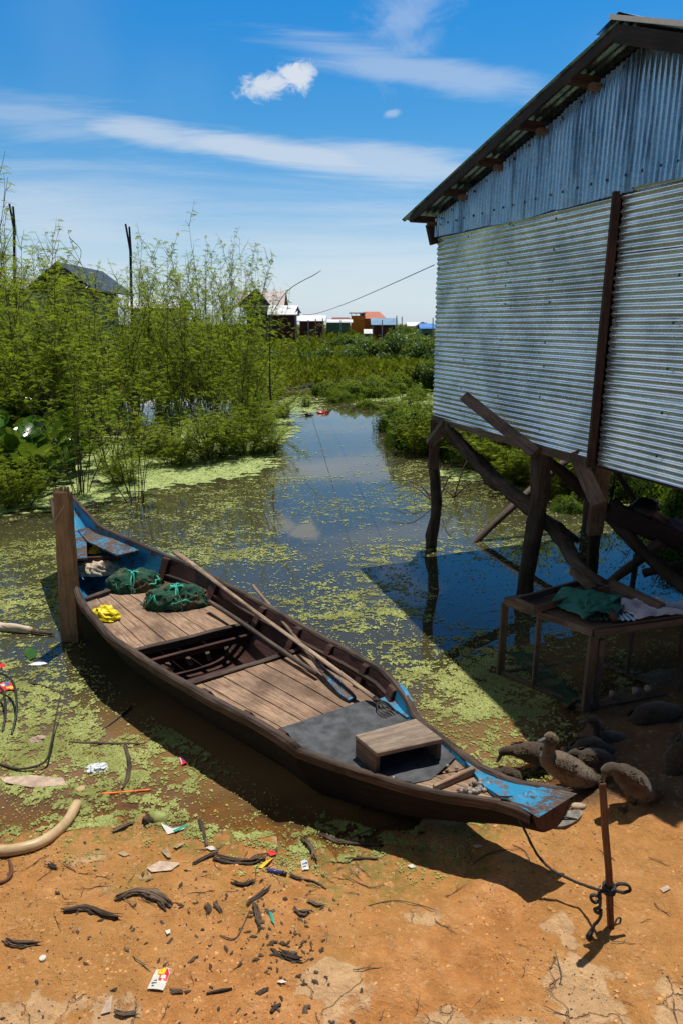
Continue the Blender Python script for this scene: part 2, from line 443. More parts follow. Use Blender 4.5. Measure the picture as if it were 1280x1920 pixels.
M['bill'] = plain('duck bill', (.10, .085, .07), .45, .3, 40, .1)
M['leg'] = plain('duck leg', (.12, .07, .04), .6, .3, 60, .4)
M['eye'] = plain('duck eye', (.008, .006, .005), .1, .1, 10, 0)
M['mimosa'] = leafmat('feathery leaf', (.20, .29, .012), (.40, .48, .025), (.10, .17, .010), .50, .6, .12)
M['vine'] = leafmat('vine leaf', (.045, .115, .010), (.10, .19, .016), (.018, .055, .006), .35, .45, .25)
M['lime'] = leafmat('light green leaf', (.13, .20, .010), (.23, .30, .018), (.07, .13, .008), .4, .6, .12)
M['under'] = leafmat('mid green leaf', (.07, .17, .012), (.16, .28, .02), (.03, .09, .008), .42, .5, .2)  # own mid green of the bank shrubs and round trees
M['hya'] = leafmat('hyacinth leaf', (.04, .13, .012), (.10, .22, .022), (.03, .09, .01), .3, .2, .5)
M['hstem'] = plain('hyacinth stalk', (.06, .13, .03), .5, .3, 20, .1)
M['field'] = leafmat('field scrub', (.16, .19, .010), (.30, .30, .02), (.09, .13, .010), .4, .8, .05)
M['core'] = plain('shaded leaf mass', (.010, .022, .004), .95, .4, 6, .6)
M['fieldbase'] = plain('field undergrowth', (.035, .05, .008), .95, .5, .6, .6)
M['weed'] = leafmat('duckweed frond', (.26, .31, .07), (.58, .60, .25), (.19, .18, .05), .1, .7, .1)
M['carpet'] = leafmat('duckweed carpet', (.38, .47, .17), (.50, .58, .24), (.28, .36, .11), .1, .8, .1)

# ------------------------------------------------------------------ ground and water
_ys = [(-9, 3.2), (-3, 3.05), (-1.8, 3.05), (-1.3, 3.16), (-.7, 3.05), (0, 2.9), (.6, 3.05), (1.0, 3.32), (1.3, 3.62), (1.7, 4.25), (2.5, 4.75), (5, 5.2), (12, 6)]
def shore(x): return float(np.interp(x, [p[0] for p in _ys], [p[1] for p in _ys]))
def gh(x, y):
    d = shore(x) - y
    n = noise.fractal(V((x * 1.2, y * 1.2, 0)), 1.0, 2.0, 4) * .022 + noise.fractal(V((x * 6, y * 6, 3)), 1.0, 2.0, 4) * .018 + noise.fractal(V((x * 19, y * 19, 7)), 1.0, 2.0, 2) * .0045
    if d > 0: h = .12 * min(d, .8) + .05 * max(0, d - .8) + n
    else:
        h = max(-.45, .16 * d) + n
        if y > 24: h += min(1, (y - 24) / 8) * .62
    return h
def nonuni(a, b, step, lo, hi, g=1.25):
    xs = list(np.arange(a, b + step / 2, step)); s = step
    while xs[-1] < hi: s *= g; xs.append(xs[-1] + s)
    s = step
    while xs[0] > lo: s *= g; xs.insert(0, xs[0] - s)
    return xs
xs = nonuni(-2.6, 2.9, .022, -700, 700, 1.3); ys = nonuni(1.2, 4.2, .022, -6, 900, 1.22)
gv = np.zeros((len(ys) * len(xs), 3)); k = 0
for y in ys:
    for x in xs:
        gv[k] = (x, y, gh(x, y)); k += 1
def gridq(nx, ny):
    i = np.arange(ny - 1)[:, None]; j = np.arange(nx - 1)[None, :]; a = (i * nx + j).ravel()
    return np.stack([a, a + 1, a + nx + 1, a + nx], 1)
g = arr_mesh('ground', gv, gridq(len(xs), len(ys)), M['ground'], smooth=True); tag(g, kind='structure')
xs = nonuni(-3, 3.5, .06, -140, 140, 1.25); ys = nonuni(2.4, 6, .06, 1.9, 34, 1.15)
wv = np.array([(x, y, 0) for y in ys for x in xs])
w = arr_mesh('water', wv, gridq(len(xs), len(ys)), M['water']); tag(w, kind='structure')
a = w.data.attributes.new('depth', 'FLOAT', 'POINT')
a.data.foreach_set('value', np.array([max(0, -gh(p[0], p[1])) for p in wv], dtype=np.float32))

# ------------------------------------------------------------------ sky, sun, camera
def build_world():
    wd = bpy.data.worlds.new('World'); bpy.context.scene.world = wd; wd.use_nodes = True
    t = NT.__new__(NT); t.t = wd.node_tree; t.n = t.t.nodes; t.l = t.t.links
    bg = t.n['Background']; bg.inputs['Strength'].default_value = SKY
    sky = t.node('ShaderNodeTexSky', sky_type='NISHITA'); sky.sun_disc = False
    sky.sun_elevation = R(SEL); sky.sun_rotation = R(SAZ); sky.air_density = 1.0; sky.dust_density = .6; sky.ozone_density = 2.5
    tc = t.node('ShaderNodeTexCoord'); d = tc.outputs['Generated']; D = sep(t, d)
    yy = t.math('MAXIMUM', D[1], .02)
    az = t.math('DIVIDE', D[0], yy); el = t.math('DIVIDE', D[2], yy)
    comb = t.node('ShaderNodeCombineXYZ'); t.link(az, comb.inputs[0]); t.link(el, comb.inputs[1]); ae = comb.outputs[0]
    def mp(sc, loc=(0, 0, 0), rz=0):
        n = t.node('ShaderNodeMapping'); t.link(ae, n.inputs[0]); n.inputs['Scale'].default_value = sc; n.inputs['Location'].default_value = loc; n.inputs['Rotation'].default_value = (0, 0, rz); return n.outputs[0]
    def AE(px, py): r = ray(px, py); return r.x / r.y, r.z / r.y
    base = sky.outputs[0]
    # tint of the clear sky
    hs = t.node('ShaderNodeHueSaturation'); hs.inputs['Saturation'].default_value = 1.22; hs.inputs['Hue'].default_value = .492; t.link(base, hs.inputs['Color'])
    c = hs.outputs[0]
    zz = D[2]
    grad = t.ramp(zz, [(0, (1.15, 1.35, 1.70)), (.05, (1.2, 1.30, 1.50)), (.12, (1.02, 1.22, 1.40)), (.24, (.56, 1.14, 1.42)), (.36, (.26, 1.10, 1.55)), (.50, (.14, .6, .95)), (.75, (.12, .35, .55)), (1, (.12, .3, .5))])
    c = t.mix(1.0, c, grad, 'MULTIPLY')
    white = (9.2, 9.6, 10.0)
    # two shared noise fields: one streaky (cirrus), one lumpy (cumulus)
    streak = t.noise(mp((1.9, 20, 1), (3.1, 1.7, 0), R(7)), 1.0, 7, .66, .9)
    lump = t.noise(mp((17, 26, 1), (1.3, .4, 0)), 1.0, 6, .62, .4)
    lump2 = t.noise(mp((34, 48, 1), (2.3, .4, 0)), 1.0, 7, .66, .9)
    def blob(px, py, wx, wy, rz, amp, nz, lo=.36, hi=.72):
        a0, e0 = AE(px, py)
        sa = t.math('SUBTRACT', az, a0); se = t.math('SUBTRACT', el, e0)
        ca, sn = math.cos(rz), math.sin(rz)
        u = t.math('ADD', t.math('MULTIPLY', sa, ca / wx), t.math('MULTIPLY', se, sn / wx))
        v = t.math('ADD', t.math('MULTIPLY', sa, -sn / wy), t.math('MULTIPLY', se, ca / wy))
        r2 = t.math('SQRT', t.math('ADD', t.math('MULTIPLY', u, u), t.math('MULTIPLY', v, v)))
        m = t.math('SUBTRACT', nz, t.math('MULTIPLY', r2, .5))
        return t.mrange(m, lo - .35, hi - .35, 0, amp)
    ms = [blob(505, 160, .058, .019, R(8), .80, lump2, .38, .72),
          blob(558, 145, .036, .024, R(10), .85, lump2, .38, .72),
          blob(735, 212, .016, .008, R(10), .35, lump, .42, .75),
          blob(270, 250, .16, .026, R(-9), .55, streak),
          blob(480, 278, .24, .023, R(-7), .62, streak),
          blob(740, 312, .26, .032, R(-5), .50, streak),
          blob(760, 25, .10, .07, R(60), .30, lump, .32, .9),
          blob(60, 215, .22, .05, R(-10), .28, streak),
          blob(780, 130, .22, .03, R(-10), .35, streak),
          blob(700, 490, .60, .10, R(-3), .50, streak, .25, .9),
          blob(120, 430, .35, .10, R(-5), .5, streak, .2, .9)]
    m = ms[0]
    for q in ms[1:]: m = t.math('MAXIMUM', m, q)
    m = t.math('MULTIPLY', m, t.mrange(D[1], .05, .25))
    # a thin veil everywhere else, so the metal and the water have something to mirror
    vn = t.noise(d, 2.4, 3, .6)
    veil = t.mrange(vn, .50, .75, 0, .16)
    m = t.math('MAXIMUM', m, t.math('MULTIPLY', veil, t.mrange(zz, .9, .1, .9, .4)))
    # bright cloud bank added out of view at left for the zinc wall to mirror
    bk = t.math('MULTIPLY', t.math('MULTIPLY', t.mrange(D[0], -.42, -.62), t.mrange(D[1], -.75, -.4)), t.math('MULTIPLY', t.mrange(zz, .90, .72), t.mrange(zz, .18, .36)))
    bk = t.math('MULTIPLY', bk, t.mrange(vn, .36, .52, .35, .9))
    m = t.math('MAXIMUM', m, bk)
    c = t.mix(t.mrange(D[1], .25, -.35, 0, .68), c, (.0, .0, .0))  # unseen sky behind the viewer darkened to cut the fill light
    c = t.mix(m, c, white)
    c = t.mix(t.mrange(zz, .13, -.02, 0, .75), c, (7.6, 9.0, 10.2))
    t.link(c, bg.inputs['Color'])
    wd.cycles.sampling_method = 'MANUAL'; wd.cycles.sample_map_resolution = 256
SKY, SEL, SAZ, SUN = .085, 73.5, 25.0, 5.0
build_world()
sd = V((math.sin(R(SAZ)) * math.cos(R(SEL)), math.cos(R(SAZ)) * math.cos(R(SEL)), math.sin(R(SEL))))
L = bpy.data.lights.new('sun', 'SUN'); L.energy = SUN; L.angle = R(.5); L.color = (1, .95, .86)
so = bpy.data.objects.new('sun', L); C.objects.link(so); so.rotation_euler = sd.to_track_quat('Z', 'Y').to_euler(); so.location = (3, 8, 20)
cam = bpy.data.cameras.new('camera'); co = bpy.data.objects.new('camera', cam); C.objects.link(co)
co.location = (0, 0, CH); co.rotation_euler = (PI / 2 - CP, 0, 0)
cam.sensor_fit = 'VERTICAL'; cam.sensor_height = 36; cam.lens = 24; cam.clip_end = 3000; cam.clip_start = .05
sc = bpy.context.scene; sc.camera = co
sc.view_settings.view_transform = 'Standard'; sc.view_settings.look = 'None'; sc.view_settings.exposure = 0

# ================================================================== THE BOAT
KEY = [(0.00, (95, 935, .82), (127, 920, .84)), (0.06, (101, 970, .72), (152, 948, .74)),
       (0.14, (112, 1020, .61), (190, 988, .63)), (0.24, (130, 1075, .51), (265, 1022, .53)),
       (0.34, (150, 1130, .455), (370, 1066, .47)), (0.45, (205, 1195, .43), (485, 1127, .44)),
       (0.56, (300, 1258, .42), (575, 1178, .43)), (0.66, (400, 1315, .415), (650, 1218, .42)),
       (0.75, (485, 1358, .415), (725, 1262, .415)), (0.80, (548, 1398, .41), (768, 1312, .41)),
       (0.812, (556, 1408, .355), (776, 1342, .35)),
       (0.87, (655, 1442, .35), (850, 1400, .35)), (0.92, (760, 1475, .355), (905, 1440, .36)),
       (0.96, (860, 1497, .38), (965, 1466, .40)), (0.982, (945, 1503, .41), (1020, 1474, .44)),
       (1.00, (1008, 1535, .44), (1083, 1489, .48))]
KU = [k[0] for k in KEY]
KN = np.array([tuple(at(*k[1])) for k in KEY]); KF = np.array([tuple(at(*k[2])) for k in KEY])
def crv(K, u):
    # gentle smoothing of the polyline
    e = .006; w_ = [(-2 * e, .15), (-e, .2), (0, .3), (e, .2), (2 * e, .15)]
    return V([sum(q * np.interp(min(1, max(0, u + d)), KU, K[:, i]) for d, q in w_) for i in range(3)])
def NN(u): return crv(KN, u)
def FF(u): return crv(KF, u)
def zbot(u):
    if u < .3: return -.05 + .68 * ((.3 - u) / .3) ** 2.1
    if u > .78: return -.05 + .36 * ((u - .78) / .22) ** 1.7
    return -.05
def lift(u):   # planking height above the rim curve: the tall sides stop at u=.8
    return 0.0
def HP(u, t, inset=0.0, zoff=0.0):
    """point of the hull section: t=-1 near rim, +1 far rim"""
    n, f = NN(u), FF(u); mid = (n + f) / 2; hf = (f - n) / 2
    wn = 1 - inset / max(.05, hf.length)
    p = mid + hf * t * wn
    zr = mid.z + hf.z * t; zb = zbot(u)
    ex = 3.4 if u < .9 else 3.4
    p.z = zb + (zr - zb) * abs(t) ** ex + zoff
    return p
def tz(u, z, inset=.03):
    """section parameter at which the inside of the hull reaches height z"""
    zr = (NN(u).z + FF(u).z) / 2; zb = zbot(u) + .07
    return max(.05, (max(0, z - zb) / max(.02, zr - zb))) ** (1 / 3.4)
def BP(u, k, z):
    """point inside the boat at height z; k -1..1 from the near to the far inner wall"""
    n, f = NN(u), FF(u); mid = (n + f) / 2; hf = (f - n) / 2
    p = mid + hf * k * min(1, tz(u, z)) * (1 - .035 / max(.1, hf.length)); p.z = z
    return p
boat = thing('wooden_boat', 'long wooden boat with blue painted ends moored between muddy bank and pond', 'boat', (0, 0, 0))
US = [0, .01, .03] + [i / 60 for i in range(3, 59)] + [.98, .99, 1.0]
US = sorted(US + [.794, .806, .812])
T_ = [-1 + 2 * i / 28 for i in range(29)]
mb = MB()
T_ = [math.copysign(abs(t) ** .55, t) for t in T_]
outer = [[HP(u, t) for t in T_] for u in US]
inner = [[HP(u, t, .035 if .02 < u < .985 else .01, .07 * (1 - abs(t) ** 6)) for t in T_] for u in US]
mb.grid(outer, 0)
mb.build('hull', M['hull'], boat, smooth=True)
mb = MB(); b0 = len(mb.v)
for i in range(len(US) - 1):
    u = (US[i] + US[i + 1]) / 2
    mb.grid([inner[i], inner[i + 1]], 1 if (u < .30 or u > .765) else 0, u0=i * .09)
mb.build('inner_lining', [M['darkwood'], M['blue']], boat, smooth=False)
# gunwale rails: worn rounded strips on each rim
for K, sgn in ((NN, -1), (FF, 1)):
    mb = MB(); rows = []
    for u in US:
        n, f = NN(u), FF(u); p = K(u); d = (f - n).normalized() * sgn
        w_, h_ = .020, .020 if u < .81 else .014
        jz = .006 * noise.noise(V((u * 40, sgn * 3, 0))); jx = .006 * noise.noise(V((u * 55, sgn * 7, 5)))
        rows.append([p + d * (.012 + jx) + V((0, 0, -.04)), p + d * (.016 + jx) + V((0, 0, h_ * .4 + jz)), p + d * .004 + V((0, 0, h_ + jz)), p - d * (w_ + .004) + V((0, 0, h_ + jz)), p - d * (w_ + .014 + jx) + V((0, 0, h_ * .3)), p - d * (w_ + .014) + V((0, 0, -.03))])
    mb.grid(rows, close=True)
    mb.build('gunwale', M['rim'], boat, smooth=False)
# blue wash strakes: the raised curled boards where the high sides stop
def washboard(K, sgn, u0, u1, hh, name='wash_board'):
    mb = MB(); rows = []; n_ = 12
    for i in range(n_ + 1):
        t = i / n_; u = u0 + (u1 - u0) * t
        d = (FF(u) - NN(u)).normalized() * sgn; p = K(u) - d * .004
        h_ = hh * (math.sin(min(1, (1 - t) * 1.5) * PI / 2) ** .7) * (.75 + .25 * t) * min(1, .4 + t * 4)
        rows.append([p + V((0, 0, -.05)), p + V((0, 0, h_)) + d * .02, p - d * .028 + V((0, 0, h_)) + d * .02, p - d * .028 + V((0, 0, -.05))])
    mb.grid(rows, close=True); b = len(mb.v)
    mb.face([b - 1, b - 2, b - 3, b - 4]); mb.face([0, 1, 2, 3])
    mb.build(name, M['blue'], boat)
washboard(FF, 1, .772, .806, .028)
washboard(FF, 1, .245, .335, .02)
def planks(u0, u1, z, n, m, name='deck_plank', k0=-1, k1=1, th=.018, z1=None, jit=1):
    z1 = z if z1 is None else z1
    ed = [k0 + (k1 - k0) * i / n for i in range(n + 1)]
    for i in range(1, n): ed[i] += random.uniform(-.035, .035) * jit
    for i in range(n):
        mb = MB(); rows = []; ns = 10; dz = random.uniform(-.004, .004) * jit
        e0 = u0 + random.uniform(0, .004) * jit; e1 = u1 - random.uniform(0, .005) * jit
        for j in range(ns + 1):
            t = j / ns; u = e0 + (e1 - e0) * t; zz = z + (z1 - z) * t + dz + .002 * noise.noise(V((u * 30, i, 0)))
            a = BP(u, ed[i] + .008, zz); b = BP(u, ed[i + 1] - .008, zz); cu = V((0, 0, .0025 * random.random()))
            m_ = (a + b) / 2
            rows.append([a, m_ - cu, b, b - V((0, 0, th)), a - V((0, 0, th))])
        mb.grid(rows, close=True, u0=random.random() * 9, v0=random.random() * 9)
        b0 = len(mb.v) - 5; mb.face([0, 1, 2, 3, 4]); mb.face([b0 + 4, b0 + 3, b0 + 2, b0 + 1, b0])
        mb.build(name, m, boat)
planks(.275, .452, .285, 6, M['deck'])
planks(.572, .795, .285, 6, M['deck'])
planks(.80, .905, .325, 3, M['deck'])
planks(.905, .985, .335, 2, M['deck'], z1=.375)
# thwarts and cross beams of the open bay
def cross(u, z, w_, h_, m, name='cross_beam', k=1.0, du=0):
    mb = MB(); a = BP(u, -k, z); b = BP(u + du, k, z)
    mb.beam(a, b, w_, h_, m=0, nseg=6, wob=.01, seed=u * 50); return mb.build(name, m, boat, bevel=.004)
cross(.457, .275, .045, .06, M['rim']); cross(.472, .215, .03, .05, M['darkwood']); cross(.569, .27, .045, .065, M['rim'])
cross(.272, .30, .05, .03, M['rim']); cross(.798, .285, .04, .04, M['darkwood'])
cross(.49, .03, .05, .04, M['darkwood']); cross(.53, .03, .05, .04, M['darkwood'])
for k in (-.6, -.2, .2, .6):     # battens seen in the shade of the bay
    mb = MB(); a = BP(.46, k, .20); b = BP(.475, k, .12); mb.beam(a, b, .03, .02); mb.build('bay_batten', M['timber'], boat)
# ribs: dark knees standing against the inner wall
for u in (.295, .385, .475, .555, .635, .715, .775):
    for sgn in (1, -1):
        if sgn < 0 and u in (.295, .385, .475): continue
        mb = MB(); K = FF if sgn > 0 else NN
        z0 = .27
        zt = K(u).z + .006; rows = []
        for du in (-.006, .006):
            a = BP(u + du, sgn * .995, z0); b = BP(u + du, sgn * .86, z0); c = K(u + du) + (NN(u) - FF(u)).normalized() * sgn * .06; c.z = zt
            d = K(u + du) + (NN(u) - FF(u)).normalized() * sgn * .022; d.z = zt
            rows.append([a, b, c, d])
        mb.grid(rows, close=True); mb.face([0, 1, 2, 3]); mb.face([7, 6, 5, 4]); mb.build('rib', M['darkwood'], boat, bevel=.004)
# a stringer along the far inner wall
mb = MB(); pts = [BP(u, .97, .36) for u in np.linspace(.30, .77, 20)]
rows = []
for p in pts: rows.append([p + V((0, 0, .012)), p + V((-.02, -.02, .012)), p + V((-.02, -.02, -.012)), p + V((0, 0, -.012))])
mb.grid(rows, close=True); mb.build('stringer', M['rafter'], boat)
# bow: painted inner breast and two seat planks
mb = MB(); rows = []
for i in range(9):
    u = .004 + .118 * i / 8; k = 1 - .42 * (i / 8) * 0
    sag = .012 + .05 * math.sin(PI * min(1, i / 8)) * .4
    n, f = NN(u), FF(u); row = []
    for j in range(7):
        t = -.93 + 1.86 * j / 6; p = n.lerp(f, (t + 1) / 2); p.z -= .02 + (.035 + .10 * i / 8) * (1 - t * t) + .05 * i / 8; row.append(p)
    rows.append(row)
mb.grid(rows); 
mb.build('bow_breast', None or M['blue'], boat, smooth=True)
for cs in (((145, 994, .57), (163, 1017, .54), (164, 1046, .52), (120, 1049, .52), (118, 996, .57)),
           ((146, 993, .575), (165, 989, .585), (262, 1031, .53), (221, 1041, .52), (163, 1014, .545))):
    mb = MB(); P_ = [at(*c) for c in cs]; n_ = len(P_)
    mb.v = [tuple(p) for p in P_] + [tuple(p - V((0, 0, .022))) for p in P_]
    uv = [(p.x, p.y) for p in P_]
    mb.face(range(n_), uv); mb.face(list(range(n_, 2 * n_))[::-1], uv[::-1])
    for i in range(n_):
        j = (i + 1) % n_; mb.face([i, j, j + n_, i + n_])
    mb.build('seat_plank', M['blueworn'], boat, bevel=.003)
mb = MB(); mb.beam(at(120, 1052, .43), at(226, 1046, .43), .03, .05, m=0); mb.build('seat_bearer', M['darkwood'], boat)
# stern: painted wedge block, cheek board and foredeck triangle
mb = MB(); cs = [(950, 1497, .425), (1018, 1474, .45), (1081, 1488, .50), (1008, 1533, .46)]
P_ = [at(*c) for c in cs]
rows = [[P_[0].lerp(P_[3], i / 6).lerp(P_[1].lerp(P_[2], i / 6), j / 6) + V((0, 0, -.02 * math.sin(PI * i / 6) * math.sin(PI * j / 6))) for j in range(7)] for i in range(7)]
mb.grid(rows); mb.build('stern_block', M['blueworn'], boat, smooth=True)
mb = MB(); cs = [(858, 1408, .352), (905, 1439, .362), (962, 1464, .405), (1008, 1478, .44), (975, 1493, .42), (935, 1492, .40), (905, 1472, .37)]
P_ = [at(*c) for c in cs]; n_ = len(P_)
mb.v = [tuple(p) for p in P_] + [tuple(p - V((0, 0, .02))) for p in P_]
mb.face(range(n_), [(p.x, p.y) for p in P_])
for i in range(n_): mb.face([i, (i + 1) % n_, (i + 1) % n_ + n_, i + n_])
mb.build('cheek_board', M['blue'], boat)
mb = MB(); P_ = [at(711, 1310, .35), at(738, 1300, .36), at(776, 1338, .36), at(762, 1345, .35)]
mb.slab([P_[0], P_[1], P_[2], P_[3]], .015); mb.build('corner_board', M['blue'], boat)
# the wedge under the stern block: end grain face
mb = MB(); a, b = NN(1.0), FF(1.0); mb.grid([[a, b], [HP(1.0, -.7), HP(1.0, .7)], [HP(1., -.3), HP(1., .3)]]); mb.build('stern_face', M['darkwood'], boat)
# cleat plank across the stern deck
mb = MB(); mb.beam(at(812, 1479, .355), at(888, 1444, .365), .022, .045, nseg=3, wob=.004); mb.build('stern_cleat', M['deck'], boat, bevel=.003)

# ---- black rubber mat lying over the stern deck
def onmat(px, py, dz=.0): return at(px, py, .335 + dz)
outl_n = [(524, 1366), (545, 1393), (562, 1402), (610, 1420), (655, 1440), (668, 1447), (720, 1462), (768, 1467), (772, 1470), (806, 1462)]
outl_f = [(686, 1314), (712, 1318), (745, 1332), (775, 1348), (795, 1365), (822, 1388), (845, 1405), (856, 1417), (846, 1428), (808, 1461)]
mb = MB(); rows = []; rN = [onmat(*p) for p in outl_n]; rF = [onmat(*p) for p in outl_f]
for i in range(28):
    t = i / 27 * (len(rN) - 1); k = min(int(t), len(rN) - 2); q = t - k
    a = rN[k].lerp(rN[k + 1], q); b = rF[k].lerp(rF[k + 1], q); row = []
    for j in range(25):
        s_ = j / 24; p = a.lerp(b, s_); e = .004 * noise.noise(V((i * 1.3, j, 2))) if j in (0, 24) or i in (0, 27) else 0
        p = p + V((e, e, .006 * noise.noise(p * 6) + .004 * noise.noise(p * 21) + .004)); row.append(p)
    rows.append(row)
mb.grid(rows); o = mb.build('rubber_mat', M['rubber'], smooth=True); s_ = o.modifiers.new('thick', 'SOLIDIFY'); s_.thickness = .006
tag(o, 'worn black rubber mat spread over the stern deck of the boat', 'mat')
# ---- wooden step stool on the mat
st = thing('wooden_stool', 'low bleached plank stool standing on the black rubber mat', 'stool', tuple(onmat(745, 1410)))
top = [at(665, 1378, .47), at(779, 1347, .47), at(829, 1385, .47), at(706, 1412, .47)]
mb = MB(); mb.slab([top[0], top[1], top[2], top[3]], .026, n=6); mb.build('seat', M['stool'], st, bevel=.003)
def inset(c, k): m = sum(top, V()) / 4; return c.lerp(m, k)
for (a, b) in ((0, 3), (1, 2)):
    mb = MB(); q = [inset(top[a], .06), inset(top[b], .06)]
    for p in q: p.z = .395
    mb.beam(q[0], q[1], .028, .10); mb.build('leg', M['post'], st, bevel=.003)
mb = MB(); q = [inset(top[0], .07), inset(top[1], .07)]
for p in q: p.z = .40
mb.beam(q[0], q[1], .02, .09); mb.build('back_rail', M['post'], st)
# ---- the oar, the fork and the pole lying along the boat
fk = thing('hand_fork', 'long wooden handled fork with curved iron tines resting on rubber mat', 'fork', tuple(onmat(705, 1313)))
mb = MB(); a = at(327, 1034, .50); b = at(706, 1313, .375)
pts = [a.lerp(b, t) + V((0, 0, .004 * math.sin(t * 9))) for t in np.linspace(0, 1, 14)]
mb.tube(pts, [.030 - .012 * min(1, t * 2.2) for t in np.linspace(0, 1, 14)], 8, flat=.6, rough=.1); mb.build('handle', M['pole'], fk, smooth=True)
dirf = (b - a).normalized(); side = dirf.cross(V((0, 0, 1))).normalized()
mb = MB(); mb.tube([b - dirf * .03, b + dirf * .02], .017, 8); mb.build('ferrule', M['iron'], fk, smooth=True)
for i in range(5):
    k = (i - 2); mb = MB(); p0 = b + dirf * .01
    mb.tube([p0, p0 + side * k * .012 + dirf * .02, p0 + side * k * .022 + dirf * .05 - V((0, 0, .01)), p0 + side * k * .024 + dirf * .10 - V((0, 0, .025)), p0 + side * k * .02 + dirf * .135 - V((0, 0, .028))],
            [.005, .005, .0045, .004, .002], 6, sub=3); mb.build('tine', M['iron'], fk, smooth=True)
pd = thing('paddle', 'pale wooden paddle with flaking blue blade lying under the fork handle', 'paddle', tuple(at(655, 1308, .31)))
mb = MB(); a = at(475, 1098, .46); m_ = at(608, 1262, .34); b = at(661, 1311, .305)
mb.tube([a.lerp(m_, t) for t in np.linspace(0, 1, 8)], .0135, 8, rough=.1); mb.build('shaft', M['pole'], pd, smooth=True)
mb = MB(); rows = []; d_ = (b - m_).normalized(); s_ = d_.cross(V((0, 0, 1))).normalized(); a2 = at(592, 1243, .352)
for t in np.linspace(0, 1, 10):
    w_ = .012 + .030 * math.sin(min(1, t * 1.3) * PI / 2) - (.014 if t > .95 else 0); p = a2.lerp(b, t)
    rows.append([p - s_ * w_ + V((0, 0, .004)), p + V((0, 0, .010)), p + s_ * w_ + V((0, 0, .004)), p + s_ * w_ - V((0, 0, .006)), p - s_ * w_ - V((0, 0, .006))])
mb.grid(rows, close=True); e = len(mb.v); mb.face([e - 1, e - 2, e - 3, e - 4, e - 5]); mb.build('blade', M['blueworn'], pd)
mb = MB(); a = at(393, 1128, .37); b = at(595, 1263, .33)
mb.tube([a.lerp(b, t) + V((0, 0, .006 * math.sin(t * 6))) for t in np.linspace(0, 1, 10)], [.019, .019, .018, .018, .018, .017, .017, .016, .016, .014], 8, rough=.12)
tag(mb.build('pole', M['poled'], smooth=True), 'dark smooth wooden pole lying across the open bay of the boat', 'pole')
mb = MB(); mb.slab([at(308, 1070, .315), at(398, 1118, .315), at(372, 1131, .315), at(296, 1082, .315)], .015, n=3)
tag(mb.build('loose_board', M['deck']), 'short loose board on the deck behind the net bundles', 'board')

# ---- soft things: lumpy cloth built from a displaced dome
def lump(name, mat, c, rx, ry, h, rz=0, seed=0, amp=.25, freq=3, nu=40, nv=18, tie=None, under=.15, sharp=0):
    mb = MB(); rows = []
    for i in range(nv + 1):
        ph = (i / nv) * (PI / 2 + under * PI) ; row = []
        for j in range(nu):
            a = 2 * PI * j / nu; x = math.cos(a) * math.sin(ph); y = math.sin(a) * math.sin(ph); z = math.cos(ph)
            n1 = noise.fractal(V((x * freq + seed, y * freq, z * freq)), 1, 2, 4)
            if sharp: n1 = n1 * (1 - sharp) + sharp * (.5 - abs(noise.noise(V((x * freq * 1.6 + seed, y * freq * 1.6, z * freq)))) * 2)
            k = 1 + amp * n1
            if tie is not None:
                d = abs(x * math.cos(tie) + y * math.sin(tie)); k *= 1 - .38 * math.exp(-(d / .13) ** 2) * max(0, z + .25)
            sx, sy = x * rx * k, y * ry * k
            ca, sa = math.cos(rz), math.sin(rz)
            row.append(V((c[0] + sx * ca - sy * sa, c[1] + sx * sa + sy * ca, c[2] + max(-.01, z) * h * k)))
        rows.append(row)
    mb.grid(rows, close=True)
    return mb
def ribbon(mb, pts, r, seg=6, sub=4): mb.tube(pts, r, seg, sub=sub, rough=.25)
nb = []
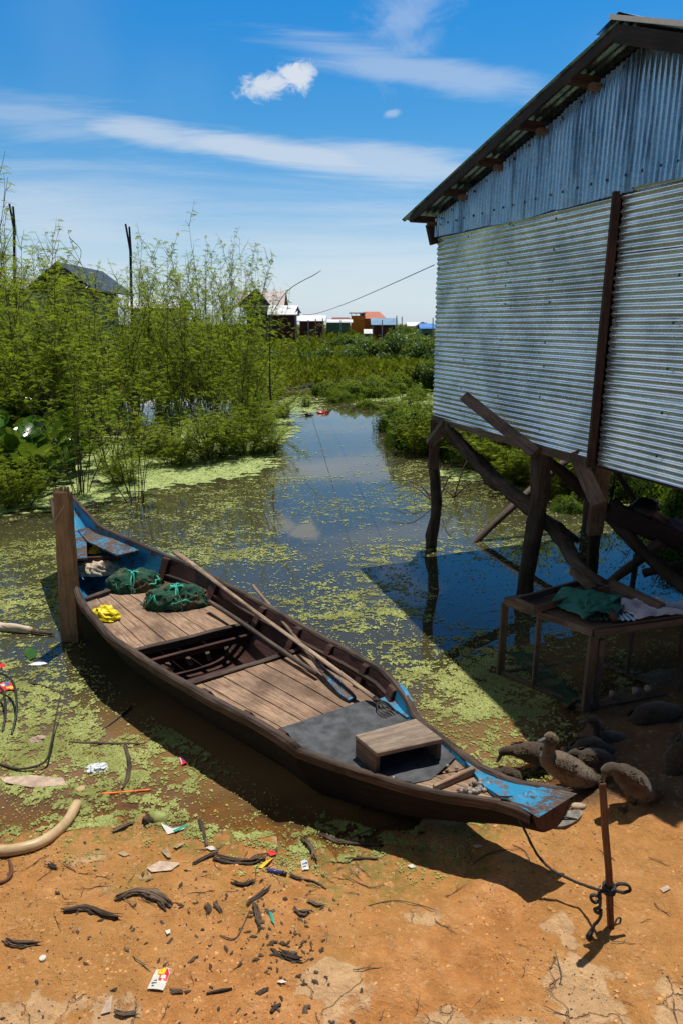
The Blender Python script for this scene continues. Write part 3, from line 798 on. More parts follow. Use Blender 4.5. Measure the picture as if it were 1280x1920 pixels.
for i, (px, py, rx, ry, h, rz, lab) in enumerate([(252, 1100, .255, .155, .165, .10, 'green and brown fishing net bundle nearer the bow, tied with teal cord'),
                                          (333, 1131, .275, .165, .175, .18, 'larger green fishing net bundle nearer the open bay, with teal knot')]):
    c = at(px, py, .292)
    t_ = thing('net_bundle', lab, 'fishing net', tuple(c), 0, 'fishing net bundles on the deck')
    mb = lump('net', M['net'], c, rx, ry, h, rz, seed=i * 7 + 2, amp=.22, freq=2.2, nu=90, nv=40, tie=rz, sharp=.25)
    rng = random.Random(i)
    mb.build('net', M['net'], t_, smooth=True)
    # loose hanks of mesh drooping over the pile
    mb = MB()
    for q in range(26):
        a = rng.uniform(0, 2 * PI); a2 = a + rng.uniform(.5, 1.3); pts = []
        for k in range(7):
            tt = a + (a2 - a) * k / 6; rr = rng.uniform(.92, 1.06); zz = rng.uniform(.1, .75)
            ca, sa = math.cos(rz), math.sin(rz); x = math.cos(tt) * rx * rr * math.sqrt(1 - zz * zz * .8); y = math.sin(tt) * ry * rr * math.sqrt(1 - zz * zz * .8)
            pts.append(V((c.x + x * ca - y * sa, c.y + x * sa + y * ca, c.z + zz * h)))
        mb.tube(pts, [.003] + [rng.uniform(.003, .010)] * 5 + [.002], 5, sub=2, m=rng.choice([0, 0, 1]), rough=.6)
    mb.build('net_fold', [M['net'], M['netcord']], t_, smooth=True)
    mb = MB(); ca, sa = math.cos(rz), math.sin(rz)
    top_ = V((c.x, c.y, c.z + h * .80))
    ribbon(mb, [V((c.x - sa * ry * q, c.y + ca * ry * q, c.z + h * .78 * math.sqrt(max(0, 1 - q * q * .98)) + .012)) for q in (-1, -.8, -.4, 0, .4, .8, 1)], .0075)
    for q in range(9):
        a = rng.uniform(0, 6.28); ribbon(mb, [top_, top_ + V((math.cos(a) * .05, math.sin(a) * .05, .022)), top_ + V((math.cos(a) * .10, math.sin(a) * .08, -.015))], [.010, .007, .003])
    ribbon(mb, [top_, top_ + V((.03, -.07, .01)), top_ + V((.04, -.13, -.06)), top_ + V((.02, -.17, -.14))], .005)
    mb.build('tie_cord', M['netcord'], t_, smooth=True)
# yellow plastic bag: crumpled, facetted
c = at(200, 1156, .295)
mb = lump('b', None, c, .125, .085, .085, -.5, seed=4, amp=.40, freq=2.0, nu=26, nv=10, sharp=.55)
o = tag(mb.build('plastic_bag', M['yellow'], smooth=False), 'crumpled bright yellow plastic bag on the deck near the mooring post', 'plastic bag')
c = at(180, 1072, .30)
mb = lump('b', None, c, .23, .13, .12, .1, seed=9, amp=.36, freq=2.2, nu=60, nv=26, sharp=.6)
tag(mb.build('cloth_bundle', M['cream'], smooth=True), 'stained cream cloth bundle heaped behind the bow seat planks', 'cloth')
c = at(268, 1056, .32)
mb = lump('b', None, c, .09, .07, .10, .6, seed=12, amp=.25, freq=2.6, nu=40, nv=18, sharp=.6)
tag(mb.build('cloth_sack', M['cream'], smooth=True), 'small white ribbed sack behind the green net bundles', 'sack')
c = at(178, 1036, .40); mb = lump('b', None, c, .05, .04, .06, .6, seed=15, amp=.7, freq=2.6, nu=24, nv=10, sharp=.6)
tag(mb.build('plastic_bag', M['yellow'], smooth=False), 'pale yellow bag tucked under the bow seat planks', 'plastic bag')
# snail shells and pebbles behind the cleat
rng = random.Random(3); shells = []
def pebble_mesh(name, mat, seed, sx=1, sy=.75, sz=.7):
    mb = MB(); rows = []; rg = random.Random(seed)
    for i in range(7):
        ph = PI * i / 6; row = []
        for j in range(8):
            a = 2 * PI * j / 8; d = V((math.sin(ph) * math.cos(a), math.sin(ph) * math.sin(a), math.cos(ph)))
            k = 1 + .3 * noise.noise(d * 1.6 + V((seed, 0, 0))); row.append(V((d.x * sx * k, d.y * sy * k, d.z * sz * k)))
        rows.append(row)
    mb.grid(rows, close=True); return mb.build(name, mat, smooth=True)
base = None
quad = [(834, 1492), (893, 1456), (918, 1472), (905, 1484)]
for i in range(34):
    a, b = rng.random(), rng.random() ** .8
    p = (V(quad[0] + (0,)).lerp(V(quad[1] + (0,)), a)).lerp(V(quad[3] + (0,)).lerp(V(quad[2] + (0,)), a), b)
    if i >= 30: p = V([(838, 1436, 0), (855, 1440, 0), (800, 1476, 0), (737, 1458, 0)][i - 30])
    q = at(p.x, p.y, .365 if i < 30 else .35); s_ = rng.uniform(.010, .0165)
    lab = 'small pale snail shell among the shells heaped at the stern' if i < 30 else ['snail shell standing on the stern board beside the blue cheek', 'dark snail shell nearest the blue cheek board', 'white snail shell at the near end of the cleat', 'yellow fruit stone lying on the near edge of the mat'][i - 30]
    if i in (0, 10, 20): base = pebble_mesh('snail_shell', [M['shell'], M['stone'], M['shell']][i // 10], i); base.location = q; base.scale = (s_, s_, s_); tag(base, lab, 'shell', 'snail shells at the stern')
    else: dup(base, q, rng.uniform(0, 6), s_, label=lab, group='snail shells at the stern', tilt=(rng.uniform(-1, 1), rng.uniform(-1, 1)))

# ---- mooring post at the bow
mp_ = thing('mooring_post', 'wide split plank post with chewed top standing at the bow of the boat', 'post', tuple(at(131, 1205, -.3)))
mb = MB(); b = at(131, 1208, -.02); tp = b + V((0, .0, 0)); Y_ = b.y
tl = atY(100, 925, Y_ - .02); tr = atY(127, 925, Y_ - .02); bl = atY(115, 1205, Y_); br = atY(148, 1205, Y_)
rows = []
for t in np.linspace(-.25, 1, 16):
    l_ = bl.lerp(tl, t); r_ = br.lerp(tr, t); e = .006 * noise.noise(V((t * 9, 1, 1))); e2 = .006 * noise.noise(V((t * 9, 7, 1)))
    rows.append([l_ + V((e, 0, 0)), r_ + V((e2, 0, 0)), r_ + V((e2 + .02, .05, 0)), l_ + V((e + .02, .05, 0))])
mb.grid(rows, close=True); e = len(mb.v)
# broken top
cen = sum((V(mb.v[e - 4 + i]) for i in range(4)), V()) / 4
mb.v.append(tuple(cen + V((-.01, 0, .05)))); [mb.face([e - 4 + i, e - 4 + (i + 1) % 4, e]) for i in range(4)]
mb.build('plank', M['mpost'], mp_)
for i in range(7):
    mb = MB(); q = tl.lerp(tr, .05 + i * .15) + V((0, .02, -.02)); mb.beam(q, q + V((rng.uniform(-.01, .01), 0, rng.uniform(.03, .075))), .018, .03, taper=.4, m=0); mb.build('splinter', M['mpost'], mp_)
mb = MB(); mb.tube([atY(121, 948, Y_ - .03), atY(104, 975, Y_ - .03), atY(103, 978, Y_ + .03)], .0015, 4); mb.build('cord', M['nylon'], mp_)
# ---- stake and rope
sb = at(1146, 1745, gh(1.17, 2.38)); sk = thing('mooring_stake', 'thin red brown square stake driven into the clay with rope round it', 'stake', tuple(sb))
mb = MB(); tp = atY(1128, 1467, sb.y - .0); mb.beam(sb - (tp - sb) * .15, tp, .024, .024, up=(0, 1, 0), nseg=8, wob=.006); mb.build('shaft', M['stake'], sk, bevel=.002)
mb = MB(); mb.tube([tp - V((.012, 0, .004)), tp + V((.0, 0, .006)), tp + V((.014, 0, -.002))], .003, 5); mb.build('bent_nail', M['iron'], sk)
rp = thing('mooring_rope', 'black rope running from the boat stern to the stake with loose knots', 'rope', tuple(sb))
k0 = sb.lerp(tp, .30)
pts = [at(938, 1497, .43), at(955, 1503, .43), at(970, 1532, .38), at(985, 1562, .34), at(1005, 1600, .27), at(1030, 1628, .225), at(1060, 1645, .21), at(1095, 1660, .215), k0 + V((-.02, -.02, 0))]
mb = MB(); mb.tube(pts, .0062, 7, sub=8, rough=.3); mb.build('line', M['rope'], rp, smooth=True)
mb = MB()
for q in range(3):
    mb.tube([k0 + V((math.cos(a) * .022, math.sin(a) * .022, (q - 1) * .013 + .003 * math.sin(a))) for a in np.linspace(0, 2 * PI, 14)], .0065, 7, cap=False)
pts = [k0 + V(p) for p in ((-.02, -.02, 0), (-.05, -.03, .01), (-.045, -.03, -.03), (-.075, -.035, -.035), (-.085, -.03, -.01), (-.06, -.04, .0), (-.05, -.045, -.045), (-.07, -.045, -.065), (-.05, -.04, -.085), (-.04, -.04, -.07), (-.045, -.045, -.11), (-.065, -.045, -.145), (-.075, -.05, -.17))]
mb.tube(pts, .0068, 7, sub=6, rough=.3)
mb.tube([pts[-1], pts[-1] + V((-.012, 0, -.03))], [.010, .012], 7, rough=.6)
mb.build('knot', M['rope'], rp, smooth=True)
mb = MB(); pts = [k0 + V(p) for p in ((.02, 0, 0), (.04, 0, .022), (.075, .0, .018), (.088, 0, -.008), (.06, -.01, -.012), (.025, -.015, .0))]
mb.tube(pts, .0065, 7, sub=6, rough=.3); mb.build('loop', M['rope'], rp, smooth=True)
mb = MB(); pts = [sb + V(p) for p in ((.012, .01, .012), (.03, .03, .03), (.05, .04, .025), (.045, .03, .006), (.02, .0, .004))]
mb.tube(pts, .004, 6, sub=5); mb.build('loop', M['rope'], rp, smooth=True)

# ================================================================== THE STILT HOUSE
HC = V((1.079, 7.812, 0)); HA = math.atan((133 - 640) / 1328)
Hd = V((math.sin(HA), math.cos(HA), 0)); Hn = V((-Hd.y, Hd.x, 0))
def W(s, z, off=0.0): return HC + Hd * s + Hn * off + V((0, 0, z))
S1 = -3.72; ZB, ZT = 1.57, 3.54
house = thing('stilt_house', 'corrugated zinc house on log stilts standing over the edge of the pond', 'house', tuple(HC))
def slab_sheet(name, s0, s1, z0, z1, off, horiz, m, lam=.050, amp=.0085, dent=.006, seed=0, zt0=None, zt1=None):
    """corrugated sheet in the gable plane; horiz: waves run along s"""
    mb = MB(); rows = []
    if horiz:
        nz = int((z1 - z0) / lam * 10); ns = max(6, int(abs(s1 - s0) / .11))
        for i in range(ns + 1):
            s_ = s0 + (s1 - s0) * i / ns; row = []
            edge = .004 * noise.noise(V((i * .9, seed, 1)))
            for j in range(nz + 1):
                z = z0 + (z1 - z0) * j / nz; ph = 2 * PI * z / lam
                sag = .012 * noise.noise(V((s_ * .9, z * .7, seed)))
                am = amp * (1 + .2 * noise.noise(V((s_ * 1.6, z * 2, seed + 9))))
                o_ = off + am * math.sin(ph) + dent * noise.fractal(V((s_ * 2.5, z * 4, seed)), 1, 2, 3)
                e = edge + .006 * math.sin(ph * .5 + seed) if i in (0, ns) else 0
                row.append(W(s_ + e, z + sag * .5, o_))
            rows.append(row)
    else:
        lam = .048; ns = int(abs(s1 - s0) / lam * 8); nz = 10
        for i in range(ns + 1):
            s_ = s0 + (s1 - s0) * i / ns; ph = 2 * PI * s_ / lam; k = i / ns
            zt = (zt0 + (zt1 - zt0) * k) if zt0 is not None else z1
            zb = z0 + .010 * math.sin(ph * .03 + seed) - .012 * abs(math.sin(ph * .5 * .05))
            row = []
            for j in range(nz + 1):
                z = zb + (zt - zb) * j / nz
                o_ = off + amp * math.sin(ph) + dent * noise.fractal(V((s_ * 2.5, z * 2, seed)), 1, 2, 3)
                row.append(W(s_, z, o_))
            rows.append(row)
    mb.grid(rows); return mb.build(name, m, house, smooth=True, fixn=False)
# side-lying sheets left and right of the batten, in three courses
zc = [ZB, 2.22, 2.86, ZT]
for i in range(3):
    slab_sheet('wall_sheet', .03, -2.64, zc[i] - .03, zc[i + 1] + .04, .030 + (2 - i) * .007 * 0 + i * .006, True, M['metal'], seed=i * 3)
zr = [ZB - .03, 2.05, 2.66, 3.10, ZT + .02]
for i in range(4):
    slab_sheet('wall_sheet', -2.70, S1, zr[i] - .02, zr[i + 1] + .04, .036 + i * .005, True, M['metal'], seed=20 + i * 3)
# roof geometry: ridge over s=-2.82
def roofz(s): return 4.44 - (s + 2.82) * .255 if s > -2.82 else 4.44 + (s + 2.82) * .43
def wallz(s): return roofz(s) - .045
ed = [.04, -.55, -1.25, -2.0, -2.78]
for i in range(4):
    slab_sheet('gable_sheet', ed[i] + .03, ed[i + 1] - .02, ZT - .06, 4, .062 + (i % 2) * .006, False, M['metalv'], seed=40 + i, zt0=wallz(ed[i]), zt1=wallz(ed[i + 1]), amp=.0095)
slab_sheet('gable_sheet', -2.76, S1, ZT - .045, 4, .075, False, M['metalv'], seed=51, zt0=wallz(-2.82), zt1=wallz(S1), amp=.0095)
# hidden back face so that the wall has an inside, plus the other walls
DP = 4.6
def inw(s, z, dp): return W(s, z, -dp)
mb = MB()
for (a, b) in ((0, 1),):
    rows = []
    for i in range(9):
        s_ = 0 + (S1) * i / 8; rows.append([W(s_, ZB, -.03), W(s_, wallz(s_) - .02, -.03)])
    mb.grid(rows)
mb.build('wall_lining', M['rafter'], house)
for (sA, nm) in ((.0, 'side_wall'), (S1, 'side_wall')):
    mb = MB(); rows = []
    nz = int((ZT + .1 - ZB) / .066 * 8)
    for i in range(8):
        q = DP * i / 7; sg = 1 if sA == 0 else -1
        rows.append([W(sA + sg * .008 * math.sin(2 * PI * (ZB + j * .066 / 8) / .066), ZB + j * .066 / 8, -q) for j in range(nz)])
    mb.grid(rows); mb.build(nm, M['metal'], house, smooth=True, fixn=False)
mb = MB(); mb.grid([[W(i * S1 / 6, ZB, -DP), W(i * S1 / 6, wallz(i * S1 / 6), -DP)] for i in range(7)]); mb.build('back_wall', M['metal'], house)
mb = MB(); mb.grid([[W(.0, ZB + .01, -.02), W(S1, ZB + .01, -.02)], [W(.0, ZB + .01, -DP), W(S1, ZB + .01, -DP)]]); mb.build('floor', M['rafter'], house)
# roof slopes: corrugated, waves run down the slope
def roof(s0, s1, lab):
    mb = MB(); rows = []; lam = .076; L0, L1 = -DP - .3, .32; n = int((L1 - L0) / lam * 8)
    for i in range(n + 1):
        q = L0 + (L1 - L0) * i / n; am = .010 * math.sin(2 * PI * q / lam)
        rows.append([W(s0 + (s1 - s0) * k / 6, roofz(s0 + (s1 - s0) * k / 6) + .045 + am, q) for k in range(7)])
    mb.grid(rows); mb.build('roof_sheet', M['roofm'], house, smooth=True, fixn=False)
M['roofm'] = m_metal('corrugated zinc roof', 'v')  # same blue tinted zinc as the upright gable sheets
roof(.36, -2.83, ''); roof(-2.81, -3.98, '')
mb = MB(); mb.grid([[W(-2.62, roofz(-2.62) + .062, q), W(-2.82, 4.515, q), W(-3.02, roofz(-3.02) + .062, q)] for q in (.34, -1, -DP)]); mb.build('ridge_cap', M['roofm'], house)
mb = MB(); mb.beam(W(-2.74, 4.515, .33), W(-3.98, roofz(-3.98) + .075, .33), .03, .028); mb.build('sunlit_edge_strip', M['white'], house)  # white strip added in place of the sun's glare on the roof edge
# barge boards, rafters and purlin ends
def bb(a, b, w_, h_, m, name, **k):
    mb = MB(); mb.beam(a, b, w_, h_, nseg=6, wob=.004, **k); return mb.build(name, m, house)
bb(W(.17, roofz(.17) - .015, .30), W(-2.82, roofz(-2.82) - .015, .30), .025, .065, M['tar'], 'barge_board')
bb(W(-2.80, 4.40, .315), W(-3.9, roofz(-3.9) - .035, .315), .025, .10, M['tar'], 'barge_board')
for s_ in (.12, -.52, -1.12, -1.72, -2.32, -2.8, -3.4):
    bb(W(s_, roofz(s_) - .03, .31), W(s_, roofz(s_) - .03, -DP), .07, .06, M['rafter'], 'purlin')
    bb(W(s_ - .05, roofz(s_) - .075, .15), W(s_ - .05, roofz(s_) - .075, .02), .05, .04, M['timber'], 'purlin_block')
bb(W(.06, roofz(.06) - .10, .06), W(.06, roofz(.06) - .10, -DP), .07, .10, M['rafter'], 'wall_plate')
bb(W(.10, 3.42, .04), W(.10, 3.62, .10), .06, .10, M['rafter'], 'eave_block')
# battens and sill
bb(W(-2.665, 1.50, .075), W(-2.665, ZT - .04, .075), .055, .04, M['rafter'], 'batten')
bb(W(.05, 1.545, .012), W(-2.62, 1.515, .012), .05, .075, M['timber'], 'sill_beam')
bb(W(-2.62, 1.52, -.03), W(S1, 1.52, -.03), .05, .06, M['rafter'], 'sill_beam')
bb(W(-1.3, 1.50, -2.2), W(-1.3, 1.50, 0), .08, .10, M['rafter'], 'floor_joist')
for q in (-.9, -1.8, -2.8, -3.8): bb(W(.0, 1.50, q), W(S1, 1.50, q), .08, .08, M['rafter'], 'floor_joist')
# roofing nails: dark heads in rows
def nail(s_, z, off=.047, r_=.011):
    mb = MB(); n_ = 0; c0 = W(s_, z, off); mb.v.append(tuple(c0 + Hn * .006))
    for k in range(7): a = 2 * PI * k / 7; mb.v.append(tuple(c0 + Hd * math.cos(a) * r_ + V((0, 0, math.sin(a) * r_))))
    for k in range(7): mb.face([n_, n_ + 1 + k, n_ + 1 + (k + 1) % 7])
    mb.build('nail', M['black'], house)
rng = random.Random(5)
nl = []
for s_ in np.arange(-.08, -3.6, -.165): nl.append((s_ + rng.uniform(-.02, .02), ZT + .055, .082))
for s_ in np.arange(-.1, -3.6, -.21): nl.append((s_, wallz(s_) - .05, .084))
for sx in (-.03, -.62, -1.3, -1.95):
    for z in (1.68, 1.95, 2.25, 2.42, 2.75, 2.92, 3.15, 3.42): nl.append((sx + rng.uniform(-.02, .02), z + rng.uniform(-.03, .03), .052))
for z in np.arange(1.7, 3.5, .3): nl.append((-3.3, z, .058))
for i in range(0, len(nl)):
    nail(*nl[i], r_=.012)
# stilts
def log(pts, rad, name, m, seg=12, rough=.35, sub=5, seed=0):
    mb = MB(); mb.tube(pts, rad, seg, sub=sub, rough=rough, seed=seed); return mb.build(name, m, house, smooth=True)
bt = at(810, 1024, 0)
log([V((bt.x, bt.y, -.4)), atY(808, 1020, 7.8), atY(818, 940, 7.8), atY(812, 870, 7.85), atY(820, 782, 7.85)], [.065, .07, .066, .062, .06], 'stilt', M['bark'], seed=1)
bb(atY(814, 788, 7.75), atY(812, 880, 7.75), .10, .03, M['post'], 'stilt_cheek', up=(0, 1, 0))
m0 = V((1.74, 6.06, -.4)); 
log([m0, V((1.73, 6.06, 0)), atY(1000, 1000, 6.05), atY(1012, 920, 6.05), atY(1017, 835, 6.02)], [.07, .075, .075, .085, .085], 'stilt', M['bark'], seed=2, rough=.3)
b3 = at(1108, 1072, 0)
log([V((b3.x, b3.y, -.4)), b3, atY(1113, 1000, 6.6), atY(1126, 930, 6.3), atY(1130, 862, 5.6)], [.06, .06, .055, .05, .05], 'stilt', M['bark'], seed=3)
bb(atY(1130, 866, 5.45), atY(1113, 1000, 5.75), .13, .06, M['timber'], 'stilt_cheek', up=(0, 1, 0))
for (s_, q) in ((0, -2.3), (0, -4.5), (-1.9, -4.5), (-1.9, -2.3), (-3.6, -4.5), (-3.6, -2.6)):
    p = W(s_, 0, q); log([p - V((0, 0, .4)), p + V((.02, .03, .8)), p + V((0, 0, 1.55))], [.065, .06, .055], 'stilt', M['bark'], seed=int(s_ * 3 + q * 7))
# braces of driftwood and plank
bb(atY(806, 832, 7.72), atY(836, 790, 7.60), .10, .10, M['timber'], 'corner_brace', up=(0, 1, .3))
def onwall(px, py, off):
    r_ = ray(px, py); o_ = HC + Hn * off; t_ = (o_.x * Hn.x + o_.y * Hn.y) / (r_.x * Hn.x + r_.y * Hn.y)
    return V((r_.x * t_, r_.y * t_, CH + r_.z * t_))
bb(onwall(870, 744, .22), onwall(1004, 850, .10), .055, .10, M['poled'], 'brace_plank', up=(.2, .6, .7))
log([atY(838, 800, 7.5), atY(880, 850, 7.2), atY(915, 890, 6.9), atY(960, 925, 6.6), atY(1010, 965, 6.3), atY(1045, 1000, 6.0), atY(1075, 1050, 5.7), atY(1130, 1098, 5.3)],
    [.05, .06, .075, .07, .065, .07, .06, .05], 'driftwood_brace', M['bark'], seed=6, rough=.5)
log([atY(828, 800, 7.6), atY(900, 870, 7.4), atY(985, 945, 7.1), atY(1085, 1016, 6.8)], [.05, .055, .05, .03], 'driftwood_brace', M['bark'], seed=8)
w0 = at(884, 1016, 0)
log([V((w0.x - .05, w0.y - .05, -.08)), w0.lerp(atY(1062, 862, 8.6), .33), atY(1062, 862, 8.6)], [.035, .045, .05], 'driftwood_brace', M['poled'], seed=9)
log([atY(1030, 868, 6.5), atY(1110, 935, 6.4), atY(1200, 1030, 6.0), atY(1330, 1140, 5.3)], [.055, .06, .06, .06], 'driftwood_brace', M['bark'], seed=10)
bb(atY(1078, 850, 5.55), atY(1122, 948, 5.25), .12, .10, M['timber'], 'brace_plank', up=(0, 1, .4))
log([atY(1148, 875, 7.2), atY(1190, 940, 6.8), atY(1215, 975, 6.6)], [.03, .03, .03], 'driftwood_brace', M['bark'], seed=12)
log([atY(1140, 1095, 6.2), atY(1190, 1055, 6.0), atY(1240, 1015, 5.9)], [.04, .04, .045], 'driftwood_brace', M['bark'], seed=13)
log([atY(1205, 1074, 6.3), atY(1280, 1058, 6.1), atY(1340, 1040, 6.0)], [.04, .04, .04], 'driftwood_brace', M['bark'], seed=14)
log([atY(1192, 1040, 6.4), atY(1184, 1110, 6.4), V(atY(1183, 1160, 6.4))], [.03, .025, .02], 'driftwood_brace', M['bark'], seed=15)

# ================================================================== THE CAGE
cage = thing('wire_cage', 'timber framed chicken wire cage standing under the zinc house at the water edge', 'cage', (1.68, 4.2, 0))
A0 = V((1.215, 4.72, 0)); B0 = V((1.685, 4.19, 0)); C0 = V((2.42, 4.40, 0)); D0 = A0 + C0 - B0 + V((.05, .05, 0))
ZC = .60
def cb(a, b, w_, h_, m=None, name='frame_bar', up=(0, 0, 1)):
    mb = MB(); mb.beam(a, b, w_, h_, nseg=3, wob=.003, up=up, seed=a[0] * 9); return mb.build(name, m or M['post'], cage, bevel=.002)
def Z(p, z): return V((p.x, p.y, z))
for p in (A0, B0, C0, D0): cb(Z(p, -.25 if p in (A0, D0) else -.02), Z(p, ZC - .02), .05, .05, name='corner_post')
pb = B0 + (C0 - B0).normalized() * .075; cb(Z(pb, 0), Z(pb, ZC - .06), .04, .03, M['timber'], 'corner_post')
for a, b in ((A0, B0), (B0, C0), (C0, D0), (D0, A0)):
    cb(Z(a, ZC), Z(b, ZC), .04, .05, M['timber'], 'top_rail')
    cb(Z(a, .02 if a is B0 or b is B0 else -.02), Z(b, .02 if a is B0 or b is B0 else 0), .03, .04, name='bottom_rail')
m1 = A0.lerp(B0, .42); cb(Z(m1, -.05), Z(m1, ZC - .02), .035, .03, M['timber'], 'upright')
m2 = C0.lerp(D0, .55); cb(Z(m2, -.05), Z(m2, ZC - .02), .03, .03, name='upright')
# hexagonal wire on three sides
def wire(a, b, z0, z1):
    mb = MB(); cw = .030; L_ = (b - a).length; d = (b - a).normalized(); h = (z1 - z0); r_ = .0009
    nn = Hn
    def seg(p, q):
        i0 = len(mb.v); t = (q - p).normalized(); x = d.cross(V((0, 0, 1))); y = t.cross(x)
        mb.v += [tuple(p + y * r_), tuple(p - y * r_), tuple(q - y * r_), tuple(q + y * r_)]; mb.face([i0, i0 + 1, i0 + 2, i0 + 3])
    nx = int(L_ / cw); nz = int(h / (cw * .8))
    def pt(x, z): return a + d * min(L_, max(0, x)) + V((0, 0, z0 + min(h, max(0, z))))
    for i in range(nz):
        o_ = (i % 2) * cw / 2; z = i * cw * .8
        for j in range(nx + 1):
            x = j * cw + o_
            seg(pt(x, z), pt(x, z + cw * .45)); seg(pt(x, z + cw * .45), pt(x + cw / 2, z + cw * .8)); seg(pt(x, z + cw * .45), pt(x - cw / 2, z + cw * .8))
    return mb.build('wire_mesh', M['wire'], cage, fixn=False)
M['wire'] = plain('green wire', (.05, .09, .085), .5, .3, 30, 0, .5)
wire(A0, B0, .02, ZC - .02); wire(B0, C0, .02, ZC - .02); wire(D0, C0, .02, ZC - .02); wire(A0, D0, .0, ZC - .02)
mb = MB(); mb.slab([Z(A0, ZC + .038), Z(B0, ZC + .038), Z(C0, ZC + .038), Z(D0, ZC + .038)], .012, n=4); mb.build('lid', M['post'], cage)
# things lying on the cage
zt = ZC + .04
def topthing(name, lab, cat, pts, w_, h_, m, **k):
    mb = MB(); mb.beam(pts[0], pts[1], w_, h_, nseg=4, wob=.004, **k); return tag(mb.build(name, m, bevel=.003), lab, cat)
fr = thing('wooden_tray', 'empty open wooden tray frame on the left end of the wire cage', 'tray', tuple(at(1030, 1120, zt)))
q_ = [at(967, 1121, zt + .05), at(1004, 1137, zt + .05), at(1142, 1098, zt + .06), at(1085, 1088, zt + .06)]
for i in range(4):
    mb = MB(); mb.beam(q_[i] - V((0, 0, .022)), q_[(i + 1) % 4] - V((0, 0, .022)), .022, .05); mb.build('side_board', M['post'], fr, bevel=.002)
mb = MB(); mb.beam(at(1010, 1140, zt + .02), at(1040, 1132, zt + .02), .04, .04); mb.build('side_board', M['rafter'], fr)
topthing('timber_beam', 'weathered squared beam lying along the back of the wire cage top', 'beam', (at(1146, 1094, zt + .09), at(1240, 1138, zt + .075)), .06, .05, M['post'])
topthing('timber_beam', 'short grey beam leaning up behind the green tarpaulin on the cage', 'beam', (at(1072, 1070, zt + .12), at(1112, 1106, zt + .07)), .05, .05, M['post'])
mb = MB(); lg = [at(1136, 1125, zt + .05), at(1145, 1150, zt + .045), at(1152, 1160, zt + .04)]
mb.tube(lg, [.022, .024, .022], 9, rough=.4, sub=3); tag(mb.build('wood_offcut', M['chip'], smooth=True), 'broken stub of wood poking out under the tarpaulin on the cage', 'wood piece')
mb = MB(); rows = []
za, zb_, zc_, zd = [at(*p) for p in ((1092, 1150, zt + .03), (1096, 1163, zt + .02), (1195, 1163, zt + .02), (1160, 1135, zt + .035))]
for i in range(61):
    t = i / 60; a = zb_.lerp(zc_, t); b = za.lerp(zd, t); w_ = V((0, 0, .006 * math.sin(t * 60)))
    rows.append([a + w_, a.lerp(b, .5) + w_, b + w_])
mb.grid(rows); tag(mb.build('zinc_scrap', M['metal'], smooth=True), 'small corrugated zinc offcut lying on the front of the wire cage', 'metal sheet')
def drape(name, m, lab, cat, corners, seed, amp=.02, thick=.003, arch=0):
    mb = MB(); rows = []; c = corners; n = 22
    for i in range(n + 1):
        u = i / n; row = []
        for j in range(n + 1):
            v = j / n; p = c[0].lerp(c[1], u).lerp(c[3].lerp(c[2], u), v)
            k = noise.fractal(V((u * 3 + seed, v * 3, 0)), 1, 2, 4); rdg = .5 - abs(noise.noise(V((u * 4 + seed, v * 2.5, 3))))
            p = p + V((amp * .4 * k, amp * .4 * noise.noise(V((u * 4, v * 4, seed))), amp * k + amp * rdg + arch * math.sin(PI * u) * (1 - v)))
            row.append(p)
        rows.append(row)
    mb.grid(rows); o = mb.build(name, m, smooth=True, fixn=False); s_ = o.modifiers.new('t', 'SOLIDIFY'); s_.thickness = thick
    return tag(o, lab, cat)
drape('green_tarpaulin', M['tarp'], 'creased green tarpaulin folded over the middle of the wire cage', 'tarpaulin',
      [at(1026, 1138, zt - .02), at(1092, 1164, zt + .03), at(1168, 1118, zt + .10), at(1052, 1103, zt + .06)], 3, .022, arch=.03)
drape('tarpaulin_scrap', M['tarp'], 'dark fold of green tarpaulin arched over the zinc scrap on the cage', 'tarpaulin',
      [at(1092, 1150, zt + .06), at(1150, 1158, zt + .03), at(1180, 1125, zt + .06), at(1100, 1110, zt + .10)], 6, .02, arch=.02)
drape('woven_sack', M['sack'], 'white woven sack draped over the right end of the wire cage', 'sack',
      [at(1190, 1165, zt + .02), at(1300, 1160, zt + .02), at(1310, 1132, zt + .06), at(1150, 1122, zt + .06)], 11, .035, arch=.03)
drape('fishing_net_sheet', M['netdark'] if 'netdark' in M else M['net'], 'dark green net sheet sagging from bank into water left of cage', 'net',
      [at(948, 1222, .0), at(1060, 1330, .03), at(1085, 1310, .06), at(1000, 1225, .02)], 15, .012)
# bowls seen inside the cage
for (px, py, lab) in ((1147, 1302, 'pale cup on the cage floor, nearest the corner post'), (1190, 1296, 'pale cup on the cage floor, middle of three'), (1213, 1292, 'pale cup on the cage floor, farthest to the right')):
    p = at(px, py, .05); mb = MB(); mb.tube([p - V((0, 0, .03)), p, p + V((0, 0, .02))], [.016, .022, .024], 10); tag(mb.build('cup', M['paper'], smooth=True), lab, 'cup', 'cups inside the cage')

